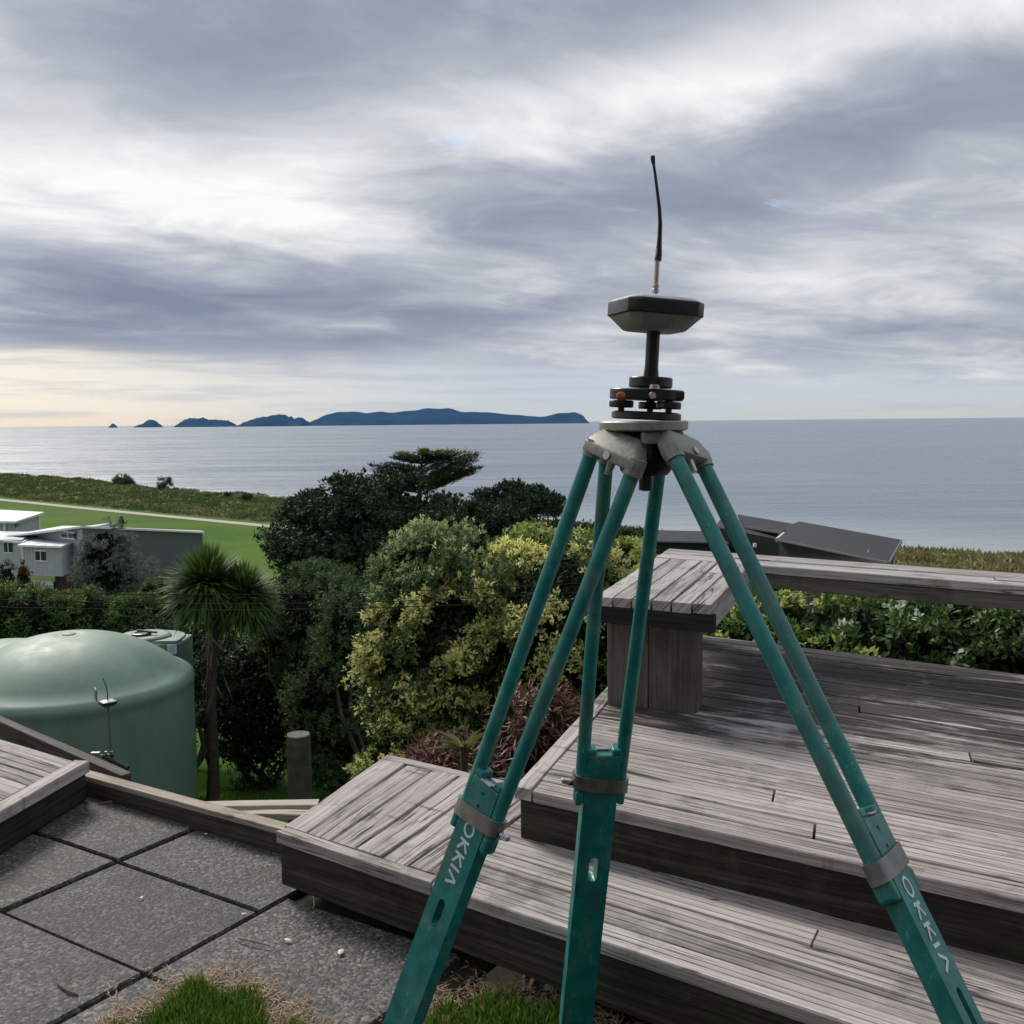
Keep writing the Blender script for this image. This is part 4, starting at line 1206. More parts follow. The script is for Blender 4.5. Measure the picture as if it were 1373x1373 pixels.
m_ = MB(); q = v2(P0).lerp(v2(P1), .35); m_.box((q.x, q.y - .1, Z_(167, 745, HY + 1)), (.9, .25, .25)); m_.build('wall_vent', M_BLACKM, hc)
# the far house with the floating roof
hf = empty('far_white_roof_house', (X_(0, 108), 108, LAWN), 'far grey house with overhanging white sloping roof at the lawn edge', 'house')
pf = [(X_(-40, 106), 106), (X_(20, 106), 105), (X_(51, 112), 112), (X_(-20, 118), 118)]
wall_box('wall', M_WALLW, hf, pf, LAWN - .2, [Z_(0, 699, 106)] * 2 + [Z_(51, 692, 112)] * 2)
roof_slab('roof', M_ROOFW, hf, [(X_(-45, 105), 105), (X_(24, 104.5), 104), (X_(60, 112), 112), (X_(-20, 119), 119)], [Z_(-20, 698, 105), Z_(24, 699, 104), Z_(60, 686.5, 112), Z_(0, 682, 119)], .2)
win(hf, v2(pf[1]).lerp(v2(pf[2]), .16), v2(pf[1]).lerp(v2(pf[2]), .28), Z_(25, 708, 106), Z_(25, 702, 106), Vector((1, -.5)))
m_ = MB(); m_.box((X_(10, 105.6), 105.0, Z_(10, 708, 105.5)), (.25, .25, 1.6)); m_.build('downpipe', M_TRIM, hf)
m_ = MB(); m_.box((X_(51.5, 112), 112, Z_(52, 702, 112)), (.25, .25, 1.7)); m_.build('corner_trim', M_TRIM, hf)
# vehicle-sized dark shrub dots on the lawn are built with the plants

# dark roofed house to the right
hr = empty('dark_roof_house', (*v2(ay(1090, 740, 55)), -10.5), 'low dark house with charcoal stepped roof in front of the sea', 'house')
def rz(px, py, y): return tuple(ay(px, py, y))
def poly_slab(name, pts, th, mat, root):
    m_ = MB(); m_.hexa([(p[0], p[1], p[2] - th) for p in pts], pts); return m_.build(name, mat, root)
r_a = [rz(1040, 722, 54.5), rz(1191, 753, 45), rz(1208, 723.5, 48.7), rz(1071, 699, 57.2), rz(1050, 708, 56.5)]
r_b = [rz(999, 705.5, 58), rz(1048, 713.5, 55.2), rz(1066, 702.6, 57.6), rz(989, 689.5, 62)]
poly_slab('roof', r_a, .14, M_ROOFD, hr)
poly_slab('roof', r_b, .14, M_ROOFD, hr)
def strip(name, p, q, h, mat, root, out=.03):
    p, q = Vector(p), Vector(q); n = Vector(((q - p).y, -(q - p).x, 0)).normalized() * out
    m_ = MB(); m_.hexa([p + n - Vector((0, 0, h)), q + n - Vector((0, 0, h)), q - Vector((0, 0, h)), p - Vector((0, 0, h))], [p + n, q + n, q, p]); return m_.build(name, mat, root)
strip('white_fascia', r_a[0], rz(1050, 713.5, 55.2), .20, M_TRIM, hr, .10)
M_GUT = plain('grey_gutter', (.16, .17, .18), .5, .2)
strip('gutter', r_a[0], r_a[1], .10, M_GUT, hr, .06); strip('gutter', r_b[0], r_b[1], .10, M_GUT, hr, .06); strip('barge', r_a[1], r_a[2], .14, M_GUT, hr, .06)
lw0, lw1 = Vector(r_b[0]), Vector(r_b[1])
wall_box('wall', M_WALLD, hr, [(lw0.x - 1.5, lw0.y + 1), (r_a[0][0] + .4, r_a[0][1] + .5), (r_a[3][0], r_a[3][1]), (r_b[3][0] - 1, r_b[3][1])], -11, [lw0.z - .13, r_a[0][2] - .13, r_a[3][2] - .2, r_b[3][2] - .2])
wall_box('wall', M_WALLD, hr, [(r_a[0][0] + .3, r_a[0][1] + .5), (r_a[1][0] - .3, r_a[1][1] + .4), (r_a[2][0] - .4, r_a[2][1] - .2), (r_a[3][0], r_a[3][1] - .3)], -11, [r_a[0][2] - .15, r_a[1][2] - .15, r_a[2][2] - .15, r_a[3][2] - .2])
r_c = [rz(880, 724.5, 58), rz(962, 726, 57), rz(966, 712.5, 62), rz(884, 711, 63)]
poly_slab('roof', r_c, .14, M_ROOFD, hr); strip('gutter', r_c[0], r_c[1], .10, M_GUT, hr, .06)
wall_box('wall', M_WALLD, hr, [(r_c[0][0], r_c[0][1] + .4), (r_b[0][0] - 1.0, r_c[1][1] + .4), (r_b[0][0] - 1.0, 61), (r_c[3][0], 62.5)], -11, [r_c[0][2] - .15] * 2 + [r_c[0][2] + .1] * 2)
vq = ay(1164, 745, 47.3)
m_ = MB(); m_.tube([vq - Vector((0, 0, .1)), vq + Vector((0, 0, .26))], .035, 8); m_.build('vent_pipe', M_TRIM, hr)
vq = ay(1012, 731, 56.2); m_ = MB(); m_.box(vq, (.16, .2, .2)); m_.build('wall_lamp', M_TRIM, hr)

# ------------------------------------------------------------------ islands on the horizon
M_ISLE = plain('dark_island_bush', (.016, .026, .022), .95, 0, .35, .004, spec=0.)
def island(name, label, y, prof, depth):
    """prof: pixel outline of the skyline, left to right, at the distance y"""
    pts = [ay(px, py, y) for px, py in prof]
    xs = np.array([p.x for p in pts]); zs = np.array([max(p.z - SEA, .5) for p in pts])
    nx = 70; ny = 17
    X = np.linspace(xs[0], xs[-1], nx); Hh = np.interp(X, xs, zs)
    rg = np.random.default_rng(int(abs(xs[0])))
    Hh = Hh * (1 + .05 * np.interp(np.arange(nx), np.arange(0, nx, 2), rg.uniform(-1, 1, len(range(0, nx, 2)))))
    Hh[0] = Hh[-1] = 0
    t = np.linspace(-1, 1, ny)
    V = []
    for j in range(ny):
        wv = np.clip(1 - abs(t[j]) ** 1.7, 0, 1) * (1 - .25 * np.abs(np.sin(X * .012 + j * 1.9)) * (abs(t[j]) > .05))
        V.append(np.stack([X, np.full(nx, y + t[j] * depth), SEA - 4 + (Hh + 4) * wv], -1))
    V = np.concatenate(V)
    i, j = np.meshgrid(np.arange(ny - 1), np.arange(nx - 1), indexing='ij'); a = (i * nx + j).ravel()
    me = bpy.data.meshes.new(name); quick_mesh(me, V, np.stack([a, a + 1, a + 1 + nx, a + nx], -1))
    tag(link(name, me, M_ISLE), label, 'island', 'islands along the horizon')
island('island', 'long hilly island, the largest on the horizon', 9000, [(422, 567.5), (430, 560), (440, 555), (455, 552), (475, 551), (492, 555), (510, 551), (525, 553), (545, 550), (560, 549.5), (575, 547), (605, 547.5), (620, 553), (640, 552), (660, 553.5), (690, 556), (705, 557), (722, 559), (735, 558), (750, 554), (770, 553), (780, 556), (786, 563.5)], 700)
island('island', 'peaked island with rocky stacks at one end, next to the largest', 8200, [(326, 569), (333, 564), (345, 560), (360, 558), (375, 555.5), (383, 556), (388, 559), (391, 557.5), (394, 562), (398, 560), (406, 559.5), (409, 563), (412, 568)], 350)
island('island', 'low flat-topped island between the small cone islet and the peaked island', 8400, [(245, 569.6), (247, 563), (255, 560.5), (265, 561), (272, 559.5), (280, 563), (290, 562.5), (300, 563.5), (307, 564), (309, 569)], 280)
island('island', 'small cone shaped islet in a row of islands', 8600, [(184, 570.2), (193, 567.5), (198, 563.5), (203, 562.5), (210, 564.5), (214, 569.6)], 120)
island('island', 'tiny rock islet at the end of the island row', 8600, [(148, 570.6), (150, 568), (153, 568), (155, 570.4)], 60)

# ------------------------------------------------------------------ plants
F_DARK = foliage('dark_evergreen_leaf', (.014, .027, .014), (.045, .075, .032), rough=.6, trans=.14, spec=.15)
F_MID = foliage('mid_green_leaf', (.025, .050, .016), (.075, .125, .040))
F_DULL = foliage('dull_grey_green_leaf', (.036, .068, .024), (.11, .175, .062), trans=.32, spec=.2)
F_GREY = foliage('silvery_leaf', (.08, .10, .085), (.24, .275, .24))
F_HEDGE = foliage('hedge_leaf', (.045, .09, .020), (.135, .23, .05), trans=.34)
F_CREAM = foliage('variegated_leaf', (.045, .085, .020), (.12, .185, .055), tip=(.78, .74, .28), trans=.40)
F_SAGE = foliage('pale_tipped_leaf', (.055, .10, .035), (.14, .21, .08), tip=(.50, .60, .28), trans=.36)
F_LIME = foliage('lime_leaf', (.06, .115, .024), (.16, .25, .06), tip=(.46, .52, .15), trans=.38)
F_FLOW = foliage('flowering_hedge_leaf', (.035, .08, .020), (.11, .19, .05), tip=(.50, .54, .40), trans=.3, spec=.2)
F_CABB = foliage('sword_leaf', (.040, .085, .016), (.13, .22, .055), rough=.55, trans=.25, spec=.2)
F_DEAD = foliage('dead_leaf', (.08, .036, .024), (.25, .13, .085), trans=.05)
F_PINE = foliage('pine_spray', (.012, .020, .012), (.035, .048, .026), tip=(.16, .20, .03), trans=.08)
F_BROWN = foliage('browned_conifer', (.05, .035, .018), (.13, .085, .045))

def sh_at(px, py, y): return ay(px, py, y)
def top_tip(thr, soft=.25, p=.75):
    def f(sp, sd, ci):
        lit = np.clip((sd[:, 2] * .8 - sd[:, 1] * .35 - thr) / soft, 0, 1)
        rg = RNG.random(len(sp))
        return (rg < lit * p).astype(np.float32) * RNG.uniform(.55, 1, len(sp)).astype(np.float32)
    return f

# the great dark tree and its neighbours
c = sh_at(505, 735, 42)
shrub('dark_spreading_tree', 'huge dark dome shaped evergreen tree at the edge of the lawn', 'tree', (c.x, 42, c.z - .3), (4.1, 3.6, 3.2), F_DARK, 64000, (.20, .10), 190, .85, .62, core=.80, stems=7, trunk=.28, low=-.7, group=None)
c = sh_at(690, 690, 45)
shrub('dark_spreading_tree', 'smaller dark tree with sea showing through gaps in its crown', 'tree', (c.x - .1, 45, c.z + .15), (2.0, 1.6, 1.0), F_DARK, 17000, (.18, .09), 46, .52, .55, core=.0, stems=10, trunk=.12, low=-.2)
c = sh_at(640, 735, 43)
shrub('dark_spreading_tree', 'dark rounded tree crown joining the huge dome tree to the gappy one', 'tree', (c.x, 43, c.z), (3.0, 2.2, 1.9), F_DARK, 30000, (.19, .095), 90, .62, .6, core=.78, stems=5, trunk=.2)
# wind-shaped pine above it
def windswept():
    y = 56.
    top_ = sh_at(566, 600, y); base = float(height(top_.x, y))
    root = empty('windswept_pine', (top_.x, y, base), 'wind shaped pine with flat feathery layers rising above the dark tree', 'tree')
    m_ = MB(); pts = bent((top_.x - .2, y, base), (top_.x, y, top_.z - .2), 8, .05)
    m_.tube(pts, [.35 * (1 - .85 * i / 8) for i in range(9)], 8); m_.build('trunk', M_BARK, root, smooth=60)
    P = []; D = []; T = []
    limbs = MB()
    for i in range(64):
        t = RNG.random() ** .7
        h = top_.z - .1 - 2.1 * t
        side = 1 if RNG.random() < .56 else -1
        ang = RNG.normal(0, .55) + (0 if side > 0 else math.pi)
        L = (0.5 + 2.4 * min(1, t * 1.9 + .12)) * RNG.uniform(.7, 1.08)
        rise = .34 if side > 0 else .03
        tipz = h + L * rise * RNG.uniform(.5, 1.2) * (1 if t > .25 else .25)
        tipz = min(tipz, top_.z - .12 * L - .03)
        q = Vector((top_.x + math.cos(ang) * L, y + math.sin(ang) * L * .9, tipz)); p = Vector((top_.x, y, h - .35))
        if side < 0 and q.x < top_.x - 2.9: q.x = top_.x - 2.9
        limbs.tube(bent(p, q, 4, .06), [.05, .04, .03, .02, .01], 5)
        for k2 in range(300):
            u = RNG.uniform(.2, 1.04)
            b = np.array(p.lerp(q, u)) + RNG.normal(0, 1, 3) * np.array([.16, .22, .035])
            P.append(b); D.append(np.array((q - p).normalized()) * .8 + RNG.normal(0, .5, 3) * np.array([1, 1, .35]) + np.array([0, 0, .12])); T.append(1. if (b[2] > top_.z - .42 and RNG.random() < .8) else 0.)
    limbs.build('limb', M_BARK, root, smooth=60)
    P = np.array(P); D = np.array(D)
    n = len(P)
    leaf_mesh('crown', P, D, unit(RNG.normal(size=(n, 3)) * .5 + np.array([0, 0, 1])), RNG.uniform(.16, .36, n), .05, F_PINE, root, np.array(T))
windswept()

# shrubs in front: the variegated ones
def cream_tip(sp, sd, ci):
    lit = np.clip((sd[:, 2] * .55 - sd[:, 1] * .45 + .55) / .8, 0, 1)
    cl = (np.sin(ci * 12.9898) * 43758.5453) % 1
    return (RNG.random(len(sp)) < lit * np.where(cl > .35, .66, .10)).astype(np.float32) * RNG.uniform(.45, 1, len(sp)).astype(np.float32)
def sage_tip(sp, sd, ci):
    lit = np.clip(sd[:, 2] * .9 + .2, 0, 1)
    return (RNG.random(len(sp)) < lit * .7).astype(np.float32) * RNG.uniform(.3, 1, len(sp)).astype(np.float32)
c = sh_at(615, 890, 12)
shrub('variegated_shrub', 'big rounded shrub with creamy yellow leaf tips beside the step', 'shrub', (c.x, 12, c.z), (1.12, 1.0, 1.28), F_CREAM, 80000, (.058, .029), 110, .26, .9, cream_tip, core=.78, low=-.9)
c = sh_at(588, 768, 12.5)
shrub('pale_green_shrub', 'dense sage green shrub crowned with pale upright shoots behind the yellow one', 'shrub', (c.x - .02, 12.5, c.z - .12), (.70, .8, .60), F_SAGE, 28000, (.05, .022), 60, .22, 1., sage_tip, core=.8, up=1.4)
c = sh_at(765, 850, 11.4)
shrub('variegated_shrub', 'yellow tipped shrub directly behind the black ended bench arm', 'shrub', (c.x, 11.4, c.z), (.85, .85, 1.05), F_CREAM, 40000, (.05, .025), 80, .24, .9, cream_tip, core=.78, low=-.9)
c = sh_at(705, 775, 12.8)
shrub('variegated_shrub', 'bright yellow crown between the sage shrub and the lime bush', 'shrub', (c.x, 12.8, c.z - .05), (.46, .5, .42), F_CREAM, 15000, (.05, .026), 36, .18, 1., lambda sp, sd, ci: (RNG.random(len(sp)) < np.clip(sd[:, 2] + .5, 0, 1) * .8).astype(np.float32), core=.8)
c = sh_at(735, 742, 15.5)
shrub('lime_bush', 'soft lime green bush behind the yellow shrubs below the dark trees', 'shrub', (c.x, 15.5, c.z - .1), (.85, .7, .42), F_LIME, 20000, (.055, .028), 50, .24, .9, top_tip(.1, .5, .6), core=.8)
c = sh_at(835, 762, 15)
shrub('lime_bush', 'yellow green bush showing just past the bench corner', 'shrub', (c.x, 15, c.z - .05), (.5, .55, .38), F_LIME, 12000, (.055, .028), 34, .2, .9, top_tip(-.3, .4, .8), core=.8)
c = sh_at(520, 1010, 11)
shrub('variegated_shrub', 'low yellowish sprig bush hugging the far corner of the step', 'shrub', (c.x + .15, 11, c.z - .25), (.45, .45, .5), F_CREAM, 9000, (.045, .022), 30, .16, 1., cream_tip, core=.75)
# dull shrubs in the shade to the left of them
for px, py, y, rad, lab, mat, n in (
        (415, 840, 18, (.95, .9, .95), 'tall dull green bush between the cabbage tree and the yellow shrub', F_DULL, 26000),
        (350, 945, 18.5, (1.35, .9, 1.5), 'deep shaded bush behind the round post', F_DARK, 20000),
        (450, 955, 16.5, (.75, .8, 1.2), 'shadowy thin leaved bush beside the round post', F_DULL, 20000),
        (475, 845, 16, (.45, .5, .6), 'blue green bush tucked against the sage shrub', F_DULL, 14000),
        (265, 900, 20.5, (1.3, .9, 1.4), 'dark bush behind the cabbage tree trunk', F_DARK, 18000),
        (425, 800, 24, (1.1, 1., .75), 'glossy bush at the foot of the huge dark tree', F_DULL, 16000)):
    c = sh_at(px, py, y)
    shrub('shade_bush', lab, 'shrub', (c.x, y, c.z), rad, mat, n, (.06, .026), 70, .28, .95, core=.78, low=-.95)
# hedge and grey shrub by the house
for px, py, y, rad, lab in ((30, 838, 21, (1.25, .8, .68), 'leafy green hedge bush behind the inlet end of the domed tank'),
                            (105, 840, 21.3, (1.1, .8, .62), 'leafy green hedge bush behind the top of the domed tank'),
                            (185, 838, 21.8, (.85, .8, .5), 'leafy green hedge bush behind the small tank'),
                            (-55, 835, 21, (1.1, .8, .7), 'leafy green hedge bush past the brown conifers')):
    c = sh_at(px, py, y)
    shrub('hedge_bush', lab, 'hedge', (c.x, y, c.z), rad, F_HEDGE, 17000, (.085, .035), 60, .26, .95, core=.82, low=-.95)
c = sh_at(143, 765, 24)
shrub('silvery_shrub', 'silver grey leaved shrub standing in front of the dark wall', 'shrub', (c.x, 24, c.z + .05), (.62, .55, .95), F_GREY, 15000, (.07, .022), 50, .26, 1., core=.62, low=-.95, up=1.2)
c = sh_at(185, 785, 24.5)
shrub('silvery_shrub', 'thin sparse silvery shrub beside the thicker silver one', 'shrub', (c.x, 24.5, c.z), (.38, .4, .75), F_GREY, 4500, (.07, .020), 26, .2, 1., core=.0, low=-.95, up=1.2)
c = sh_at(212, 815, 22.5)
shrub('shade_bush', 'small bush wedged between silver shrub and cabbage tree', 'shrub', (c.x, 22.5, c.z), (.5, .5, .6), F_HEDGE, 10000, (.07, .03), 40, .2, 1., core=.8, low=-.95)
for px, lab in ((9, 'browned narrow conifer in front of the pale house window'), (31, 'browned narrow conifer under the pale house downpipe')):
    c = sh_at(px, 778, 30)
    shrub('brown_conifer', lab, 'conifer', (c.x, 30, c.z - .35), (.19, .19, .85), F_BROWN, 5000, (.06, .02), 34, .12, 1.2, core=.7, stems=2, low=-.98, up=2)
# trees past the tripod, near the dark house
for px, py, y, rad, lab in ((765, 722, 50, (1.6, 1.3, .75), 'dark scrub below the sea between the tripod legs'),
                            (838, 727, 66, (2.0, 1.6, .9), 'dark green scrub beside the charcoal roofed house')):
    c = sh_at(px, py, y)
    shrub('coastal_scrub', lab, 'shrub', (c.x, y, c.z), rad, F_MID if px == 838 else F_DARK, 12000, (.14, .07), 60, .42, .7, core=.8, low=-.6)
# flowering hedge behind the deck
labs = ['pale green leafy hedge bush next to the bench arm', 'yellow green hedge bush behind the deck', 'leafy hedge bush with a few white flowers behind the deck', 'dark hedge bush dotted with white flowers behind the deck', 'white flowered hedge bush past the long bench arm']
for i, (px, y, mat, tt) in enumerate(((975, 7.3, F_LIME, .15), (1085, 7.0, F_LIME, .35), (1190, 6.7, F_FLOW, .10), (1300, 6.4, F_FLOW, .22), (1420, 6.1, F_FLOW, .22))):
    x = ay(px, 800, y).x; zt2 = 1.45 - .172 * y
    shrub('flowering_hedge' if i > 1 else 'leafy_hedge', labs[i], 'hedge', (x, y, zt2 - .72), (.52, .85, .68), mat, 24000, (.052, .028), 80, .17, .9,
          (lambda tt: (lambda sp, sd, ci: (RNG.random(len(sp)) < tt * np.clip(sd[:, 2] + .3, 0, 1)).astype(np.float32)))(tt), core=.80, low=-.6)
# dead brown mound beside the deck
for px, py, y, rad, lab in ((725, 980, 6.2, (.21, .22, .20), 'heap of dead reddish brown fronds beside the raised deck'), (615, 1028, 5.6, (.2, .2, .05), 'low mat of dead brown leaves behind the step')):
    c = sh_at(px, py, y)
    root = shrub('dead_fern_heap', lab, 'dead foliage', (c.x, y, c.z - .05), rad, F_DEAD, 7000, (.08, .013), 40, .15, .8, core=.86, stems=2, low=-.3, droop=.4)
# young plant with long pale leaves
c = sh_at(622, 1000, 5.2)
gz = float(height(c.x, 5.2))
root = empty('strap_leaf_plant', (c.x, 5.2, gz), 'young plant with a few long pale strap leaves behind the step', 'plant')
n = 16
an = RNG.uniform(0, 6.28, n)
D = np.stack([np.cos(an), np.sin(an), RNG.uniform(.1, 1.2, n)], -1)
leaf_mesh('leaf', np.tile(np.array([c.x, 5.2, c.z - .02]), (n, 1)), D, unit(np.stack([-np.cos(an) * .5, -np.sin(an) * .5, np.ones(n)], -1)), RNG.uniform(.12, .22, n), .022, foliage('strap_leaf', (.16, .20, .06), (.32, .36, .14)), root, None, .2, None, .2)
m_ = MB(); m_.tube([(c.x, 5.2, gz - .05), (c.x, 5.2, c.z)], .02, 6); m_.build('stem', M_BARK, root)

# cabbage tree
def cabbage():
    y = 16.2
    b = sh_at(283, 1050, y); gz = float(height(b.x, y))
    root = empty('cabbage_tree', (b.x, y, gz), 'cabbage tree with two spiky heads of sword leaves on a bare trunk', 'tree')
    fork = sh_at(287, 850, y)
    heads = [(sh_at(277, 785, y), 1.0), (sh_at(325, 800, y + .1), .85)]
    m_ = MB(); m_.tube(bent((b.x, y, gz - .1), fork, 8, .03), [.12, .105, .095, .09, .085, .08, .08, .08, .08], 12)
    for h, s_ in heads: m_.tube([fork - Vector((0, 0, .05)), fork.lerp(h, .5) + Vector((0, 0, -.06)), h], [.08, .07, .065], 10)
    m_.build('trunk', M_BARK, root, smooth=60)
    for h, s_ in heads:
        n = 1400
        V = []; Fc = []
        for i in range(n):
            el = math.asin(RNG.uniform(-.75, 1)); a = RNG.uniform(0, 2 * math.pi)
            d = np.array([math.cos(a) * math.cos(el), math.sin(a) * math.cos(el), math.sin(el)])
            L = .72 * s_ * RNG.uniform(.75, 1.1); w = .048 * RNG.uniform(.7, 1.1)
            sd_ = np.cross(d, [0, 0, 1]); sd_ = sd_ / max(np.linalg.norm(sd_), 1e-6)
            nseg = 4; base = len(V)
            sag = L * (.16 + .22 * max(0, math.cos(el))) * RNG.uniform(.5, 1.2)
            fold = RNG.random() < .10
            for k2 in range(nseg + 1):
                t = k2 / nseg
                q = np.array(h) + d * (.06 + L * t) + np.array([0, 0, -sag * t * t * (.55 if not fold else 1.6)])
                ww = w * (1 - t ** 2.2) * (.6 + .8 * min(1, t * 3)) / 2 + .001
                V += [q - sd_ * ww, q + sd_ * ww]
            for k2 in range(nseg): Fc.append((base + 2 * k2, base + 2 * k2 + 1, base + 2 * k2 + 3, base + 2 * k2 + 2))
        me = bpy.data.meshes.new('crown'); quick_mesh(me, np.array(V), np.array(Fc)); link('crown', me, F_CABB, root)
    # dead leaves hanging on the trunk
    n = 16
    V = []
    P = np.array([[fork.x + RNG.normal(0, .08), y - .1 + RNG.normal(0, .08), RNG.uniform(fork.z - .9, fork.z + .1)] for _ in range(n)])
    D = np.stack([RNG.normal(0, .35, n), RNG.normal(0, .35, n), -np.ones(n)], -1)
    leaf_mesh('dead_skirt', P, D, rdirs(n), RNG.uniform(.3, .6, n), .03, foliage('dry_sword_leaf', (.12, .10, .07), (.26, .22, .15)), root)
cabbage()

# shrublets and a sapling on the dune
def dune_tree(px, py_top, py_base, y, w, label, sparse):
    t = sh_at(px, py_top, y); b = sh_at(px, py_base, y)
    h = t.z - b.z
    shrub('dune_sapling', label, 'small tree', (t.x, y, t.z - h * .42), (w, w, h * .42), F_DULL, 2600 if sparse else 4500, (w * .22, w * .09), 22, w * .45, 1., core=0 if sparse else .7, stems=7, trunk=.09, low=-.8, base=b.z - .4)
dune_tree(222, 640, 664, 215, 1.5, 'lone see-through sapling on the dune ridge', True)
dune_tree(165, 642, 656, 225, 1.9, 'rounded dark shrub on the dune ridge', False)
dune_tree(306, 661, 671, 190, .7, 'tiny dark shrub on the low end of the dune', False)
dune_tree(332, 661, 672, 187, .8, 'small bushy shrub near the end of the dune beside the dark tree', False)
dune_tree(163, 693, 706, 130, .3, 'small lone bush on the open lawn', False)
# dune and hillside ground cover: tussocks
def tussocks():
    n = 26000
    s_ = RNG.uniform(-130, 300, n); nn_ = RNG.uniform(2.5, 34, n)
    x = C0.x + CT.x * s_ + CN.x * nn_; y = C0.y + CT.y * s_ + CN.y * nn_
    keep = (y > 40) & (np.abs(x) < y * .75 + 5); x, y = x[keep], y[keep]
    z = height(x, y)
    k2 = 7
    P = np.repeat(np.stack([x, y, z - .05], -1), k2, 0); n = len(P)
    P += RNG.normal(0, .28, (n, 3)) * np.array([1, 1, 0])
    D = RNG.normal(0, .55, (n, 3)) + np.array([.25, 0, 1.1])
    sa = (P[:, 0] - C0.x) * CT.x + (P[:, 1] - C0.y) * CT.y
    straw = np.clip(.10 + .5 * hnoise(P[:, 0], P[:, 1], .21) + .3 * hnoise(P[:, 0] + 4, P[:, 1], .7) + np.interp(sa, [110, 170], [0, .75]), 0, 1)
    straw = (RNG.random(n) < straw).astype(np.float32)
    o = leaf_mesh('dune_grass', P, D, rdirs(n), RNG.uniform(.25, .7, n), RNG.uniform(.10, .28, n), foliage('tussock', (.040, .078, .014), (.13, .19, .04), tip=(.22, .18, .085), trans=.2), None, straw, kind='stuff')
    tag(o, 'rough green and straw tussock grass covering the dunes', 'grass')
tussocks()
def bank_grass():
    n = 30000
    x = RNG.uniform(-9, 2, n); y = RNG.uniform(12.0, 17.5, n)
    z = height(x, y)
    D = RNG.normal(0, .35, (n, 3)) + np.array([0, 0, 1])
    P = np.stack([x, y, z - .01], -1)
    o = leaf_mesh('bank_grass', P, D, rdirs(n), RNG.uniform(.06, .16, n), .016, foliage('bank_blade', (.08, .17, .02), (.18, .34, .05), trans=.35), None, kind='stuff')
    tag(o, 'short bright grass at the foot of the domed tank', 'grass')
bank_grass()

# lawn edge in front of the camera, creeping over the slabs
def lawn():
    a_ = v2(az(258, 1322, 0))
    poly_l = [v2(az(*q, 0)) for q in ((262, 1318), (330, 1330), (430, 1400), (520, 1480), (-40, 1480), (130, 1395), (205, 1350))]
    poly_r = [v2(az(*q, 0)) for q in ((600, 1340), (640, 1328), (760, 1345), (900, 1420), (1400, 1560), (1300, 1900), (560, 1500), (545, 1400))]
    def inside(P, poly):
        x, y = P[:, 0], P[:, 1]; r = np.zeros(len(P), bool); j = len(poly) - 1
        for i in range(len(poly)):
            xi, yi, xj, yj = poly[i].x, poly[i].y, poly[j].x, poly[j].y
            r ^= ((yi > y) != (yj > y)) & (x < (xj - xi) * (y - yi) / (yj - yi + 1e-12) + xi); j = i
        return r
    def edge_d(P, poly):
        d = np.full(len(P), 9.)
        for i in range(len(poly)):
            a = np.array(poly[i]); b = np.array(poly[(i + 1) % len(poly)]); ab = b - a
            t = np.clip(((P - a) @ ab) / (ab @ ab), 0, 1); d = np.minimum(d, np.linalg.norm(P - a - t[:, None] * ab, axis=1))
        return d
    Gm = foliage('lawn_blade', (.03, .085, .010), (.125, .25, .03), tip=(.30, .25, .10), trans=.35)
    Dm = foliage('dry_clipping', (.12, .075, .04), (.36, .26, .15), trans=.1)
    lawn_o = None
    for name, lab, poly, ng, nd in (('lawn_grass', 'tuft of bright mown lawn creeping over the slabs', poly_l, 26000, 9000), ('lawn_grass', 'strip of lawn under the tripod in front of the step', poly_r, 30000, 7000)):
        pm = MB(); zz = .004
        pm.add([(p.x, p.y, zz) for p in poly], [tuple(range(len(poly)))[::-1]])
        lo_ = np.array([min(p.x for p in poly), min(p.y for p in poly)]) - .12; hi = np.array([max(p.x for p in poly), max(p.y for p in poly)]) + .12
        P = RNG.uniform(lo_, hi, (ng * 6, 2)); ins_ = inside(P, poly); ed = edge_d(P, poly)
        G = P[ins_ & (ed > .035 + .03 * np.sin(P[:, 0] * 40))][:ng]
        n = len(G)
        D = RNG.normal(0, .38, (n, 3)) + np.array([0, 0, 1])
        o = leaf_mesh(name, np.concatenate([G, np.full((n, 1), -.004)], 1), D, rdirs(n), RNG.uniform(.012, .055, n), RNG.uniform(.0022, .007, n), Gm, None, (RNG.random(n) < .06 + .35 * np.exp(-edge_d(G, poly) / .03)).astype(np.float32), kind='stuff')
        tag(o, lab, 'grass')
        rag = .045 + .03 * np.sin(P[:, 0] * 31) * np.sin(P[:, 1] * 27) + .02 * np.sin(P[:, 0] * 83 + P[:, 1] * 60)
        C_ = P[(RNG.random(len(P)) < np.exp(-(ed / rag) ** 2) * .9 + .004 * (ed < .3))][:nd]
        n = len(C_)
        an = RNG.uniform(0, 6.28, n)
        D = np.stack([np.cos(an), np.sin(an), RNG.normal(.03, .12, n)], -1)
        o = leaf_mesh('grass_clippings', np.concatenate([C_, RNG.uniform(.003, .012, (n, 1))], 1), D, unit(rdirs(n) * .4 + np.array([0, 0, 1])), RNG.uniform(.012, .05, n), RNG.uniform(.0018, .0045, n), Dm, None, kind='stuff')
        tag(o, 'dry straw coloured clippings along the edge of the ' + ('lawn tuft on the slabs' if poly is poly_l else 'lawn strip by the step'), 'clippings')
lawn()

